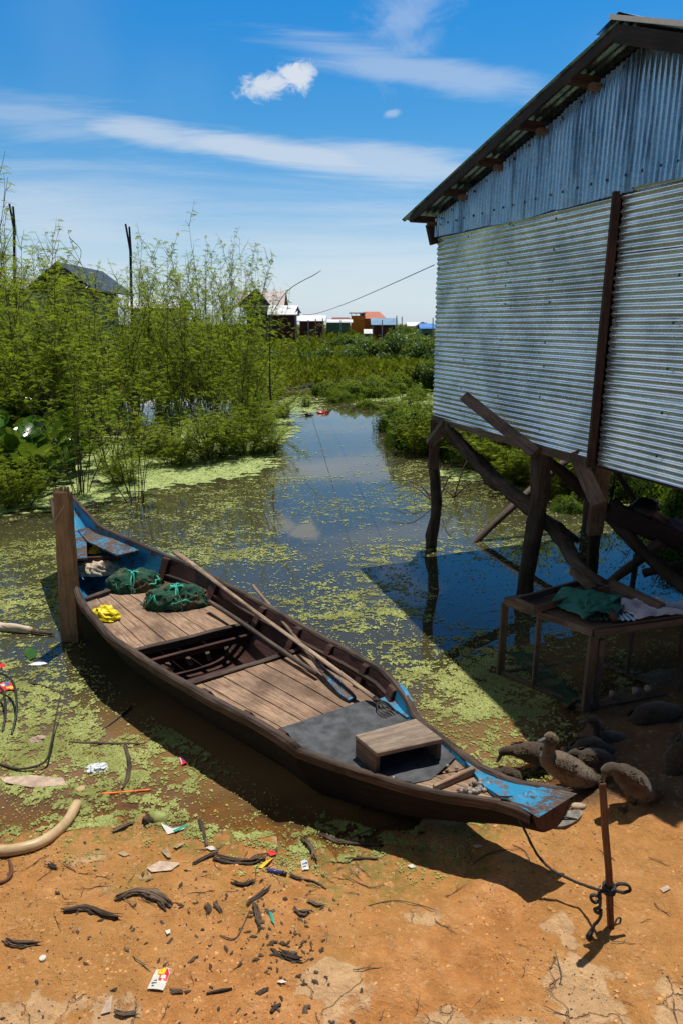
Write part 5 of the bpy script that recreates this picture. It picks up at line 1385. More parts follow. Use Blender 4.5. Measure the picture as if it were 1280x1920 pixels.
# leafy domes
def dome(name, label, cat, group, seed, nleaf, ls, lf, twigs=14, squash=.8, droop=.3):
    t = thing(name, label, cat, (0, 0, 0), 0, group); r = np.random.RandomState(seed)
    N = nleaf; u = r.rand(N); ph = np.arccos(1 - u * 1.15); a = r.rand(N) * 2 * PI
    d = np.stack([np.sin(ph) * np.cos(a), np.sin(ph) * np.sin(a), np.cos(ph)], 1)
    k = .62 + .55 * vnoise(a * 1.1 + seed, ph * 2.2, 1.3, seed) + .28 * (vnoise(d[:, 0] + 5, d[:, 1] + d[:, 2] * .7 + 5, 4.2, seed + 1) - .5)
    depth = r.rand(N) ** 2.2 * .30
    p = d * (k * (1 - depth))[:, None]; p[:, 2] *= squash
    out = unit(d + r.uniform(-.55, .55, (N, 3)) + np.array([0, 0, .35])); dr = unit(np.cross(out, r.uniform(-1, 1, (N, 3))) - np.array([0, 0, droop]))
    v, q = leaf_quads(p, dr, out, ls * r.uniform(.6, 1.3, N), ls * r.uniform(.5, .95, N), .12)
    arr_mesh('foliage', v, q, M[lf], t)
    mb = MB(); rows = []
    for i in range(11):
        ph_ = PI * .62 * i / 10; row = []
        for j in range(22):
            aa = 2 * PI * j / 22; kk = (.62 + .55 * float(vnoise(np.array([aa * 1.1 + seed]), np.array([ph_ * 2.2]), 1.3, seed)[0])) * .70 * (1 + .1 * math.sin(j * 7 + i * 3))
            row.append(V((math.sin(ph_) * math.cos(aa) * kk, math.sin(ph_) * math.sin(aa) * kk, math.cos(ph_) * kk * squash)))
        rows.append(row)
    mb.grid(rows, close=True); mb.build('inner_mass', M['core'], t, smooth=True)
    mb = MB(); rr = random.Random(seed)
    for i in range(twigs):
        a_ = rr.uniform(0, 6.28); q0 = V((rr.uniform(-.2, .2), rr.uniform(-.2, .2), -.2)); e = V((math.cos(a_) * rr.uniform(.5, 1.1), math.sin(a_) * rr.uniform(.5, 1.1), rr.uniform(.1, .95) * squash * 1.1)); m_ = q0.lerp(e, .5) + V((rr.uniform(-.1, .1), rr.uniform(-.1, .1), .12))
        mb.tube([q0, m_, e], [.018, .012, .005], 4, cap=False, sub=2)
    mb.build('stem', M['stem'], t, fixn=False); return t
GV = 'vine smothered shrubs beyond the channel'; LV = 'dark rounded shrub smothered in broad leaved vine beyond the channel'
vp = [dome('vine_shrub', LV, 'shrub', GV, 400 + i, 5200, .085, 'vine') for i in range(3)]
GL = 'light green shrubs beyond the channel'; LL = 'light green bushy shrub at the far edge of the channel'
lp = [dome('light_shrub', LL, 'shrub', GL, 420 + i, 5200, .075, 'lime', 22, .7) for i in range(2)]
used = set()
def place(protos_, px, py, wpx, hpx, rz=None):
    b = at(px, py, -.05); dp = b.y * math.cos(CP) + (CH - b.z) * math.sin(CP); w_ = wpx / CF * dp / 2 / .9; h_ = hpx / CF * dp / .8
    k = rg.randrange(len(protos_)); o = protos_[k]; rz = rg.uniform(0, 6) if rz is None else rz
    if o.name not in used:
        used.add(o.name); o.location = b; o.rotation_euler = (0, 0, rz); o.scale = (w_, w_ * .8, h_); return o
    return dup(o, b, rz, (w_, w_ * .8, h_))
for (px, py, w_, h_) in [(600, 700, 110, 48), (655, 702, 90, 52), (690, 696, 120, 60), (740, 694, 110, 68), (785, 700, 110, 66), (845, 705, 120, 66), (560, 685, 80, 34), (500, 690, 90, 40), (420, 690, 120, 45), (630, 722, 80, 36), (790, 735, 90, 55), (860, 745, 90, 55), (940, 730, 150, 70), (340, 690, 120, 50), (660, 665, 130, 36), (540, 662, 120, 30), (760, 662, 130, 36)]: place(vp, px, py, w_, h_)
for (px, py, w_, h_) in [(565, 722, 80, 36), (610, 742, 80, 34), (655, 750, 90, 42), (700, 745, 100, 45), (745, 738, 90, 45), (690, 768, 60, 22), (640, 756, 60, 26), (800, 700, 50, 40), (720, 718, 90, 44), (520, 715, 60, 28), (480, 730, 80, 40), (780, 752, 60, 28)]: place(lp, px, py, w_, h_)
# shrubs behind and beside the house
GU = 'leafy shrubs on the bank behind the stilts'; LU = 'leafy green shrub growing behind the stilts under the house'
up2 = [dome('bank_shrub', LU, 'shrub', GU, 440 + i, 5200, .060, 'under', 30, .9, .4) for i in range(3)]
for (px, py, w_, h_) in [(770, 842, 110, 78), (735, 812, 80, 50), (830, 850, 120, 80), (890, 862, 130, 80), (960, 885, 130, 80), (1030, 905, 140, 85), (1090, 925, 120, 80), (1160, 930, 150, 95), (1235, 950, 160, 110), (1310, 990, 180, 130), (1265, 1060, 110, 60), (900, 830, 150, 90), (1050, 850, 200, 110), (1200, 870, 220, 130), (1380, 960, 220, 160), (960, 912, 60, 30), (1065, 965, 70, 35)]: place(up2, px, py, w_, h_)
fern = mimosa('bank_mimosa', 'feathery light green shrub under the house behind the middle stilt', 'shrub', 'feathery shrubs under the house', 330, 14, 1.5, 1.1, 1.0, .1, 0, 'mimosa', .12)
fern.location = at(955, 905, 0)
for (px, py, s_) in [(900, 875, .9), (1045, 930, .9), (880, 850, 1.1), (1000, 890, 1.1), (745, 800, .8), (800, 850, .8)]: dup(fern, at(px, py, 0), rg.uniform(0, 6), s_)
for i, (x, y, w_, h_) in enumerate([(-9, 9.6, 1.6, 1.5), (-10, 7.4, 1.8, 1.6), (-11, 5.2, 1.8, 1.5), (-12.5, 10.5, 2.4, 2.4), (-13.5, 7.5, 2.4, 2.4), (-10.5, 12.0, 2.0, 2.0), (-14.5, 4.5, 2.4, 2.2)]):
    dup(up2[i % 3], (x, y, -.1), rg.uniform(0, 6), (w_, w_, h_), label='leafy dark shrub on the left bank beyond the picture edge', group='leafy shrubs on the left bank')
# bare twigs lying in the water at the foot of the bank shrubs
mb = MB(); rr = random.Random(8)
for i in range(5):
    b = at(rr.uniform(740, 1050), rr.uniform(850, 945), 0); 
    for k in range(3):
        e = b + V((rr.uniform(-.8, .8), rr.uniform(-.5, .5), rr.uniform(.1, .7))); mb = MB(); mb.tube([b, b.lerp(e, .5) + V((0, 0, .15)), e], [.012, .009, .004], 5, sub=3)
        tag(mb.build('dead_twig', M['timber'], smooth=True), 'thin dead twig arching out of the water by the bank shrubs', 'twig', 'dead twigs by the bank shrubs')

# far field of scrub
N = 90000; r = np.random.RandomState(4); yv = 1 / r.uniform(1 / 240, 1 / 27, N); xv = r.uniform(-.62, .62, N) * yv
def canopy(x, y): return -.05 + .75 * vnoise(x, y, .16, 3) + .5 * vnoise(x, y, .5, 4) * (.4 + 1.1 * vnoise(x, y, .05, 5)) - np.clip((y - 60) / 120, 0, .25)
zv = canopy(xv, yv) + r.uniform(-.25, .14, N) ; sz = .0042 * yv * r.uniform(.6, 1.5, N)
d_ = unit(np.stack([r.uniform(-1, 1, N), r.uniform(-.6, .6, N), r.uniform(.1, 1.2, N)], 1)); n_ = unit(np.stack([r.uniform(-.6, .6, N), r.uniform(-1, 0, N), r.uniform(.1, 1, N)], 1))
v, q = leaf_quads(np.stack([xv, yv, zv], 1), d_, n_, sz * 1.7, sz * .75)
tag(arr_mesh('scrub', v, q, M['field']), kind='stuff', label='yellow green scrub covering the marsh as far as the distant houses', cat='scrub')
ysg = [25.5 + i * .8 for i in range(20)]
while ysg[-1] < 260: ysg.append(ysg[-1] * 1.05)
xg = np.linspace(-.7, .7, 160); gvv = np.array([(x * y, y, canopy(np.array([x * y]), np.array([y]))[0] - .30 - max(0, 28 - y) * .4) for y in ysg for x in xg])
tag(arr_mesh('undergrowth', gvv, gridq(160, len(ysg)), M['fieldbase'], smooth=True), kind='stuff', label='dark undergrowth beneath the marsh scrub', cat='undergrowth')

# water hyacinth
def hyacinth(seed):
    t = thing('water_hyacinth', 'glossy round leaved water hyacinth floating at the left edge', 'plant', (0, 0, 0), 0, 'water hyacinths at the left edge'); rr = random.Random(seed); mb = MB(); ml = MB()
    for i in range(11):
        a = rr.uniform(0, 6.28); h = rr.uniform(.12, .50); rd = rr.uniform(.05, .30); e = V((math.cos(a) * rd, math.sin(a) * rd, h)); mb.tube([V((0, 0, -.02)), V((e.x * .6, e.y * .6, h * .55)), e], [.014, .012, .006], 5, cap=False, sub=2)
        s_ = rr.uniform(.055, .105); tl = rr.uniform(.2, 1.3); dr = V((math.cos(a), math.sin(a), 0)); fw = (dr * math.cos(tl) + V((0, 0, math.sin(tl)))); sd_ = dr.cross(V((0, 0, 1))); nn = sd_.cross(fw); i0 = len(ml.v); ml.v.append(tuple(e + fw * s_ * .9 - nn * .018))
        K = 12
        for k in range(K):
            b = 2 * PI * k / K; ml.v.append(tuple(e + fw * (s_ + s_ * math.cos(b + PI)) + sd_ * s_ * .95 * math.sin(b) + nn * .010 * math.sin(b * 2 + i)))
        for k in range(K): ml.face([i0, i0 + 1 + k, i0 + 1 + (k + 1) % K])
    mb.build('stalk', M['hstem'], t, smooth=True, fixn=False); ml.build('foliage', M['hya'], t, smooth=True, fixn=False); return t
hy = [hyacinth(i) for i in range(4)]; rr = random.Random(12); n = 0
for i in range(110):
    px = rr.uniform(-60, 235) if i % 3 else rr.uniform(-60, 130); py = rr.uniform(790, 925); 
    if py > 960 - px * .62 + 10: continue
    b = at(px, py, 0); s_ = rr.uniform(1.0, 1.8)
    if n < 4: o = hy[n]; o.location = b; o.scale = (s_,) * 3; o.rotation_euler = (0, 0, rr.uniform(0, 6))
    else: dup(hy[n % 4], b, rr.uniform(0, 6), s_)
    n += 1

# duckweed: small floating fronds, dense in clumps
def pixof(x, y):
    z = -CH; d = y * math.cos(CP) - z * math.sin(CP); u = y * math.sin(CP) + z * math.cos(CP)
    return 640 + CF * x / d, 960 - CF * u / d
def G(px, py, cx, cy, wx, wy): return np.exp(-(((px - cx) / wx) ** 2 + ((py - cy) / wy) ** 2))
N = 2300000; r = np.random.RandomState(21)
vy = r.uniform(690, 1640, N); ux = r.uniform(-600, 1560, N)   # uniform over the view, so far water gets larger fronds
vv = (960 - vy) / CF; ry = math.cos(CP) + vv * math.sin(CP); rz_ = -math.sin(CP) + vv * math.cos(CP); tt = -CH / rz_
X = (ux - 640) / CF * tt; Y = ry * tt
ysh = np.interp(X, [p[0] for p in _ys], [p[1] for p in _ys])
PX, PY = ux, vy
dens = np.full(N, .27) + .16 * (vnoise(X + Y * .4, Y * 2.2 - X, .55, 6) - .5)
dens += .30 * G(PX, PY, 120, 1420, 260, 150) + .18 * G(PX, PY, 60, 1150, 200, 120) + .30 * G(PX, PY, 860, 1320, 110, 130) + .22 * G(PX, PY, 700, 1170, 130, 60) + .12 * G(PX, PY, 480, 1000, 300, 80)
dens += .25 * G(PX, PY, 900, 900, 120, 40) + .22 * G(PX, PY, 740, 745, 120, 25) + .2 * G(PX, PY, 1150, 980, 150, 60)
dens -= .16 * G(PX, PY, 850, 1100, 110, 100) + .10 * G(PX, PY, 660, 850, 100, 60) + .20 * G(PX, PY, 640, 790, 60, 30)
tri = G(PX, PY, 430, 1480, 130, 70) + G(PX, PY, 240, 1340, 70, 45) + .6 * G(PX, PY, 600, 1000, 60, 30)
dens -= .38 * tri
n1 = vnoise(X, Y, 1.3, 1); n2 = vnoise(X, Y * 1.6, 5.5, 2); n3 = vnoise(X, Y * 1.4, 17, 3); n4 = vnoise(X, Y, 48, 4)
wv = n1 * .24 + n2 * .24 + n3 * .26 + n4 * .26
# solid carpets in the still margins
def seg_d(px, py, ax, ay, bx, by):
    t = np.clip(((px - ax) * (bx - ax) + (py - ay) * (by - ay)) / ((bx - ax) ** 2 + (by - ay) ** 2), 0, 1); return np.hypot(px - ax - t * (bx - ax), (py - ay - t * (by - ay)) * 2.4)
edge = (n2 - .5) * 50
car = (seg_d(PX, PY, 150, 905, 420, 862) + edge < 85) | (seg_d(PX, PY, 250, 850, 480, 800) + edge < 75) | (seg_d(PX, PY, 0, 945, 170, 925) + edge < 45) | (seg_d(PX, PY, 500, 775, 560, 760) + edge < 35) | (seg_d(PX, PY, 840, 890, 930, 895) + edge < 20) | (seg_d(PX, PY, 640, 742, 800, 748) + edge < 25)
keep = (wv + r.normal(0, .055, N) < .375 + (dens - .34) * .55) | (r.rand(N) < .012)
keep |= car & (n4 + n3 < 1.55)
hshore = ysh - Y
keep &= (hshore < .10) & (Y > 2.2)
# nothing floats inside the hull
hx = np.array([tuple(NN(u)) for u in np.linspace(0, 1, 40)] + [tuple(FF(u)) for u in np.linspace(1, 0, 40)])[:, :2]
def inpoly(x, y, poly):
    c = np.zeros(len(x), bool); j = len(poly) - 1
    for i in range(len(poly)):
        xi, yi = poly[i]; xj, yj = poly[j]
        c ^= ((yi > y) != (yj > y)) & (x < (xj - xi) * (y - yi) / (yj - yi + 1e-12) + xi); j = i
    return c
mid_ = hx.mean(0); keep &= ~inpoly(X, Y, mid_ + (hx - mid_) * .97)
def weed(name, k, mat, lab, smul):
    x, y = X[k], Y[k]; n = len(x); s_ = (.0023 + .00070 * y) * smul * (.55 + .5 * r.rand(n) + 1.3 * r.rand(n) ** 7); a = r.rand(n) * 6.28; vs = []
    gz = np.maximum(0, .09 * np.maximum(0, hshore[k])) 
    for i in range(4):
        b = a + i * PI / 2 + r.uniform(-.35, .35, n); vs.append(np.stack([x + np.cos(b) * s_, y + np.sin(b) * s_ * 1.1, .004 + gz + r.uniform(0, .0035, n) * smul], 1))
    v = np.stack(vs, 1).reshape(-1, 3); tag(arr_mesh(name, v, np.arange(len(v)).reshape(-1, 4), mat), kind='stuff', label=lab, cat='duckweed')
weed('duckweed', keep & ~car, M['weed'], 'specks and clumps of duckweed floating on the open water', 1.0)
weed('duckweed_carpet', keep & car, M['carpet'], 'solid pale green carpet of duckweed at the foot of the thicket', 1.9)
print('weed', keep.sum(), (keep & car).sum())
# green slime and weed washed up along the mud
N = 38000; x = r.uniform(-4.2, 1.5, N); ysx = np.interp(x, [p[0] for p in _ys], [p[1] for p in _ys]); off = r.gamma(1.6, .10, N) - .06; y = ysx - off
k = (vnoise(x, y, 7, 8) * .5 + vnoise(x, y, 22, 9) * .5 > .50 + off * .42) & (x < .9 + r.rand(N) * .3); x, y = x[k], y[k]; n = len(x)
z = np.array([gh(a, b) for a, b in zip(x, y)]) + .003; s_ = r.uniform(.0025, .0065, n); a = r.rand(n) * 6.28; vs = []
for i in range(4): b = a + i * PI / 2 + r.uniform(-.4, .4, n); vs.append(np.stack([x + np.cos(b) * s_, y + np.sin(b) * s_, z + r.uniform(0, .004, n)], 1))
v = np.stack(vs, 1).reshape(-1, 3); tag(arr_mesh('stranded_weed', v, np.arange(len(v)).reshape(-1, 4), M['weed']), kind='stuff', label='green weed stranded along the edge of the mud', cat='weed')

# ================================================================== DISTANT HOUSES
for k_, c_ in dict(redwall=(.10, .018, .022), orangew=(.62, .20, .02), greyw=(.12, .14, .17), creamw=(.55, .5, .42), tile=(.48, .13, .06), tiledark=(.22, .05, .04), bluer=(.10, .25, .42), brightblue=(.02, .20, .60), pinkr=(.50, .42, .44), whiter=(.72, .74, .76), darkr=(.03, .05, .08), glass=(.02, .03, .05), concrete=(.38, .36, .33), greenw=(.12, .25, .18)).items():
    M[k_] = plain('paint ' + k_, c_, .6, .2, 1.5, .1)
def farhouse(name, label, px0, px1, pbase, peave, pridge, D, wall, roof_, ridge='x', over=.5, depth=None, hip=0.0, windows=(), doors=(), gable_px=None, stilts=0):
    """house whose visible front spans px0..px1; heights come from picture rows at distance D"""
    a = atY(px0, pbase, D); b = atY(px1, pbase, D); ze = atY(px0, peave, D).z; zr = atY(px0, pridge, D).z; zb = -.2
    t = thing(name, label, 'house', ((a.x + b.x) / 2, D, 0)); w_ = b.x - a.x; dp = depth or w_ * .8
    mb = MB(); x0, x1, y0, y1 = a.x, b.x, D, D + dp
    for (p, q) in (((x0, y0), (x1, y0)), ((x1, y0), (x1, y1)), ((x1, y1), (x0, y1)), ((x0, y1), (x0, y0))):
        mb.grid([[V((p[0], p[1], zb)), V((p[0], p[1], ze))], [V((q[0], q[1], zb)), V((q[0], q[1], ze))]])
    if ridge == 'x' and not hip:
        for x in (x0, x1): i = len(mb.v); mb.v += [(x, y0, ze), (x, y1, ze), (x, (y0 + y1) / 2, zr)]; mb.face([i, i + 1, i + 2])
    if ridge == 'y':
        for y in (y0, y1): i = len(mb.v); mb.v += [(x0, y, ze), (x1, y, ze), ((x0 + x1) / 2, y, zr)]; mb.face([i, i + 1, i + 2])
    mb.build('wall', M[wall], t)
    mb = MB(); o_ = over; zo = ze - .12
    if ridge == 'x':
        h = hip * w_; ym = (y0 + y1) / 2; A = [V((x0 - o_, y0 - o_, zo)), V((x1 + o_, y0 - o_, zo)), V((x1 + o_ - h, ym, zr + .1)), V((x0 - o_ + h, ym, zr + .1)), V((x1 + o_, y1 + o_, zo)), V((x0 - o_, y1 + o_, zo))]
        mb.slab([A[0], A[1], A[2], A[3]], .08); mb.slab([A[4], A[5], A[3], A[2]], .08)
        if hip: i = len(mb.v); mb.v += [tuple(A[1]), tuple(A[4]), tuple(A[2]), tuple(A[0]), tuple(A[5]), tuple(A[3])]; mb.face([i, i + 1, i + 2]); mb.face([i + 3, i + 4, i + 5])
    else:
        xm = (x0 + x1) / 2; mb.slab([V((x0 - o_, y0 - o_, zo)), V((x0 - o_, y1 + o_, zo)), V((xm, y1 + o_, zr + .1)), V((xm, y0 - o_, zr + .1))], .1); mb.slab([V((x1 + o_, y1 + o_, zo)), V((x1 + o_, y0 - o_, zo)), V((xm, y0 - o_, zr + .1)), V((xm, y1 + o_, zr + .1))], .1)
    mb.build('roof', M[roof_], t)
    for (fx, fz, fw, fh) in windows:
        mb = MB(); c = V((x0 + w_ * fx, y0 - .03, zb + (ze - zb) * fz)); mb.beam(c - V((0, 0, fh / 2)), c + V((0, 0, fh / 2)), fw, .06, up=(0, 1, 0)); f = mb.build('window', M['glass'], t)
        mb = MB(); mb.beam(c + V((-fw / 2 - .08, -.04, -fh / 2 - .06)), c + V((fw / 2 + .08, -.04, -fh / 2 - .06)), .12, .1); mb.build('sill', M['concrete'], f)
    for (fx, fw, fh) in doors:
        mb = MB(); c = V((x0 + w_ * fx, y0 - .04, zb)); mb.beam(c, c + V((0, 0, fh)), fw, .08, up=(0, 1, 0)); mb.build('door', M['glass'], t)
    return t, (x0, x1, y0, y1, zb, ze, zr)
def post_at(t, x, y, z0, z1, r_, m, name='pillar'):
    mb = MB(); mb.tube([V((x, y, z0)), V((x, y, z1))], r_, 6); mb.build(name, M[m], t)
# tall grey house with a balcony under a pink gable roof
t, b = farhouse('balcony_house', 'tall grey house with open balcony under pale pink gable roof', 463, 518, 612, 572, 545, 70, 'greyw', 'pinkr', 'x', .9, 4.0, windows=((.25, .82, .5, .6), (.6, .82, .5, .6)), doors=((.8, .6, 1.6),))
zf = b[5] - .05
for i in range(5): post_at(t, b[0] + (b[1] - b[0]) * i / 4, b[2] - .8, b[5] - 1.15, b[5] - .1, .05, 'whiter', 'balcony_post')
mb = MB(); mb.beam(V((b[0] - .3, b[2] - .8, b[5] - .55)), V((b[1] + .9, b[2] - .8, b[5] - .55)), .06, .12); mb.build('railing', M['whiter'], t)
mb = MB(); mb.beam(V((b[0] - .3, b[2] - .5, b[5] - 1.2)), V((b[1] + .9, b[2] - .5, b[5] - 1.2)), .8, .15); mb.build('balcony_floor', M['greyw'], t)
mb = MB(); i = 0; mb.v += [(b[0] - .9, b[2] - .95, b[5] - .1), (b[0] + 1.2, b[2] - .95, b[6] + .2), (b[0] + 2.6, b[2] - .95, b[5] - .1)]; mb.face([0, 1, 2]); mb.build('gable', M['darkr'], t)
t, b = farhouse('red_shed', 'dark red shed with bright white sheet roof beside the grey balcony house', 508, 553, 612, 587, 574, 62, 'redwall', 'whiter', 'x', .25, 3, windows=((.2, .7, .3, .5),), doors=((.75, .6, 1.0),))
mb = MB(); mb.v += [(b[1] + .02, b[2] - .02, b[5]), (b[1] + .55, b[2] + 1, b[5] + .0), (b[1] + .25, b[2] + .5, b[6])]; mb.face([0, 1, 2]); mb.build('gable', M['greyw'], t)
farhouse('low_house', 'long low dark house with pale blue grey roof right of the red shed', 562, 606, 614, 600, 592, 95, 'redwall', 'whiter', 'x', .4, 4, windows=((.3, .6, .6, .5), (.7, .6, .6, .5)))
farhouse('low_house', 'small grey roofed house just behind the long low dark house', 575, 600, 612, 599, 593, 105, 'greyw', 'bluer', 'y', .4, 4, windows=((.5, .6, .5, .5),))
t, b = farhouse('open_pavilion', 'open pavilion with white awning and posts under red tiled roof', 612, 655, 615, 603, 600, 110, 'greenw', 'whiter', 'x', .5, 4, doors=((.3, .8, 1), (.7, .8, 1)))
farhouse('red_roof_house', 'low house with dull red tiled roof left of the orange house', 622, 656, 612, 601, 596, 125, 'creamw', 'tiledark', 'x', .5, 5, .2, windows=((.3, .6, .6, .5), (.7, .6, .6, .5)))
t, b = farhouse('orange_house', 'bright orange two storey house with hipped terracotta tiled roof', 678, 715, 622, 596, 585, 125, 'orangew', 'tile', 'x', .8, 6, .32, windows=((.80, .75, .6, .7), (.92, .75, .3, .7)), doors=((.3, 1.0, 1.6),))
mb = MB(); x0 = atY(658, 620, 124).x; x1 = atY(683, 620, 124).x; ztp = atY(658, 592, 124).z
mb.beam(V(((x0 + x1) / 2, 124.5, -.2)), V(((x0 + x1) / 2, 124.5, ztp)), x1 - x0, 2.5, up=(0, 1, 0)); mb.build('annex', M['orangew'], t)
mb = MB(); zz = atY(658, 587, 124).z; mb.beam(V((x0 - .4, 124.3, zz)), V((x1 + .2, 124.3, zz)), 3, .15); mb.build('terrace_roof', M['whiter'], t)
for k in range(4): post_at(t, x0 + (x1 - x0) * k / 3, 123.3, ztp, zz, .05, 'whiter', 'terrace_post')
mb = MB(); mb.tube([V((x0 + 1.9, 124, ztp)), V((x0 + 1.9, 124, ztp + .45))], .45, 10); mb.build('water_tank', M['bprint'], t)
t, b = farhouse('blue_roof_house', 'dark red house with pale blue sheet roof in front of the orange house', 700, 740, 626, 607, 598, 85, 'redwall', 'bluer', 'x', .35, 3, windows=((.3, .6, .4, .4), (.7, .6, .4, .4)))
mb = MB(); mb.v += [(b[1] + .36, b[2] - .3, b[5] - .1), (b[1] + .36, b[2] + 3, b[5] - .1), (b[1] + .36, b[2] + 1.5, b[6])]; mb.face([0, 1, 2]); mb.build('gable', M['tiledark'], t)
farhouse('small_hut', 'small white roofed hut low in the scrub before the orange house', 684, 695, 628, 623, 619, 75, 'greyw', 'whiter', 'x', .15, 1, windows=((.5, .6, .15, .15),))
farhouse('bright_blue_house', 'small house with vivid blue roof close beside the zinc wall', 790, 812, 624, 614, 608, 88, 'greenw', 'brightblue', 'x', .3, 3, windows=((.4, .6, .4, .4),))
farhouse('white_gable_house', 'small white gabled house behind the vivid blue roof', 785, 800, 620, 610, 605, 110, 'whiter', 'redwall', 'y', .3, 3, windows=((.5, .6, .5, .5),))
farhouse('pale_roof_house', 'house with pale roof right of the dark red blue roofed one', 765, 788, 620, 610, 605, 130, 'creamw', 'whiter', 'x', .3, 3, windows=((.5, .6, .5, .5),))
t, b = farhouse('thicket_house', 'large grey house with dark gable roof half hidden behind the left thicket', 98, 168, 640, 540, 496, 42, 'greyw', 'darkr', 'y', .9, 6, windows=((.25, .75, .8, .9), (.6, .75, .8, .9), (.25, .4, .8, .9), (.6, .4, .8, .9)), doors=((.85, .9, 2),))
farhouse('white_house', 'pale house barely visible through the thicket at far left', -20, 60, 640, 540, 520, 50, 'creamw', 'concrete', 'x', .6, 5, windows=((.3, .6, .8, .8), (.7, .6, .8, .8)))
farhouse('white_house', 'low pale house barely visible behind the middle of the thicket', 250, 330, 640, 575, 560, 60, 'creamw', 'whiter', 'x', .6, 5, windows=((.3, .6, .8, .8), (.7, .6, .8, .8)))
for i, (px, h_) in enumerate([(578, 600), (605, 597), (638, 600), (743, 592), (753, 594), (811, 596), (592, 598), (716, 600)]):
    mb = MB(); b = atY(px, 622, 68); tp = atY(px, h_, 68); mb.tube([V((b.x, 68, -.2)), tp], .05, 5); tag(mb.build('fence_post', M['concrete']), 'thin pole standing among the distant houses beyond the scrub', 'pole', 'thin poles among the distant houses')
dt = dome('round_tree', 'round green tree between the blue roofed houses on the horizon', 'tree', None, 480, 2500, .12, 'under', 10, .9); b = atY(757, 622, 78); dt.location = (b.x, 78, .1); dt.scale = (1.5, 1.4, 2.6)
dup(dt, (atY(775, 620, 92).x, 92, .1), 1, (1.3, 1.3, 2.2), label='smaller round green tree nearer the vivid blue roof on the horizon')
dup(dt, (atY(445, 620, 72).x, 72, .1), 2, (2.3, 2, 2.6), label='round green tree left of the grey balcony house')
# overhead cable
mb = MB(); a = atY(568, 589, 60); b = W(0.02, 3.2, .08); P_ = []
for i in range(25):
    t_ = i / 24; p = a.lerp(b, t_); p.z -= .35 * 4 * t_ * (1 - t_) * .6; P_.append(p)
mb.tube(P_, [.018 - .013 * i / 24 for i in range(25)], 5); tag(mb.build('overhead_cable', M['black']), 'thin cable strung from the distant houses to the zinc wall', 'cable')

# ================================================================== LITTER AND DRIFTWOOD
def gz(p, dz=0.0): return V((p.x, p.y, max(gh(p.x, p.y), -.0) + dz))
def atg(px, py, dz=0.0):
    p = at(px, py, .05)
    for _ in range(4): p = at(px, py, max(gh(p.x, p.y), 0))
    return p + V((0, 0, dz))
def stickthing(name, lab, cat, pts, rad, m, rough=.4, seg=8, sub=4, dz=.006, group=None, flat=1):
    mb = MB()
    if name in ('bark_piece', 'drift_stick') and max(rad) > .0075:      # torn fibrous strands along the piece
        rs = random.Random(pts[0][0] * 7 + pts[0][1]); base_ = [atg(*p[:2], dz) for p in pts]; ax_ = (base_[-1] - base_[0]).normalized(); sd_ = ax_.cross(V((0, 0, 1)))
        for k in range(5):
            o_ = sd_ * rs.uniform(-.9, .9) * max(rad) + V((0, 0, rs.uniform(0, .6) * max(rad))); e0 = ax_ * rs.uniform(-1.2, 1.0) * max(rad); e1 = ax_ * rs.uniform(-1.0, 1.6) * max(rad)
            P_ = [p + o_ * rs.uniform(.6, 1.1) + V((rs.uniform(-.3, .3), rs.uniform(-.3, .3), rs.uniform(-.1, .3))) * max(rad) for p in base_]; P_[0] = P_[0] + e0; P_[-1] = P_[-1] + e1
            mb.tube(P_, [rad[0] * .25] + [r_ * rs.uniform(.25, .5) for r_ in rad[1:-1]] + [rad[-1] * .15], 5, sub=3, rough=.8, seed=k * 3, flat=.6)
        rad = [x * .62 for x in rad]; rough = max(rough, .8)
    mb.tube([atg(*p[:2], (p[2] if len(p) > 2 else dz)) for p in pts], rad, seg, sub=sub, rough=rough, seed=pts[0][0], flat=flat); return tag(mb.build(name, m, smooth=True, bevel=0), lab, cat, group)
S = stickthing
S('plastic_pipe', 'curved stained cream plastic pipe lying from the left edge into the weed', 'pipe', [(-30, 1602, .03), (20, 1604, .03), (80, 1588, .03), (125, 1550, .025), (146, 1512, .02)], [.028] * 5, M['pipe'], .05, 12)
S('dark_hose', 'rusty dark hose looped at the left edge below the cream pipe', 'hose', [(-20, 1580), (10, 1600), (22, 1635), (10, 1655), (-15, 1658)], [.010] * 5, M['stake'], .1)
S('orange_tube', 'long thin bright orange plastic tube floating near the left bank', 'tube', [(191, 1490), (240, 1486), (283, 1482)], [.0075] * 3, M['orange'], .1, flat=.6)
S('floating_branch', 'black wet branch floating flat beside the white plastic bag', 'branch', [(130, 1393), (200, 1396), (272, 1396)], [.006, .010, .006], M['chip'])
S('floating_branch', 'curved wet branch upright edge right of the white plastic bag', 'branch', [(235, 1400), (243, 1430), (240, 1460), (231, 1480)], [.012, .014, .013, .008], M['chip'])
S('floating_branch', 'short wet branch floating beside the boat shadow', 'branch', [(192, 1370), (225, 1345), (247, 1326)], [.005, .009, .006], M['chip'])
S('floating_branch', 'thin forked twig floating left of the mooring post shadow', 'branch', [(53, 1280), (90, 1290), (118, 1304)], [.007, .005, .004], M['chip'])
S('bare_branch', 'bent bare branch rising out of the weed left of the white bag', 'branch', [(0, 1436, .01), (40, 1447, .02), (85, 1440, .04), (100, 1420, .10), (115, 1370, .18), (130, 1330, .24)], [.007, .007, .007, .006, .004, .002], M['twig'], .2)
for (pts, lab) in (([(22, 1380, .0), (34, 1345, .06), (30, 1310, .12), (10, 1296, .14), (-20, 1290, .14)], 'outer black curved cable end rising from water at left edge'), ([(5, 1375, .0), (13, 1345, .05), (8, 1315, .09), (-15, 1302, .1)], 'inner black curved cable end rising from water at left edge')):
    S('curved_cable', lab, 'cable', pts, [.008] * len(pts), M['black'], .1)
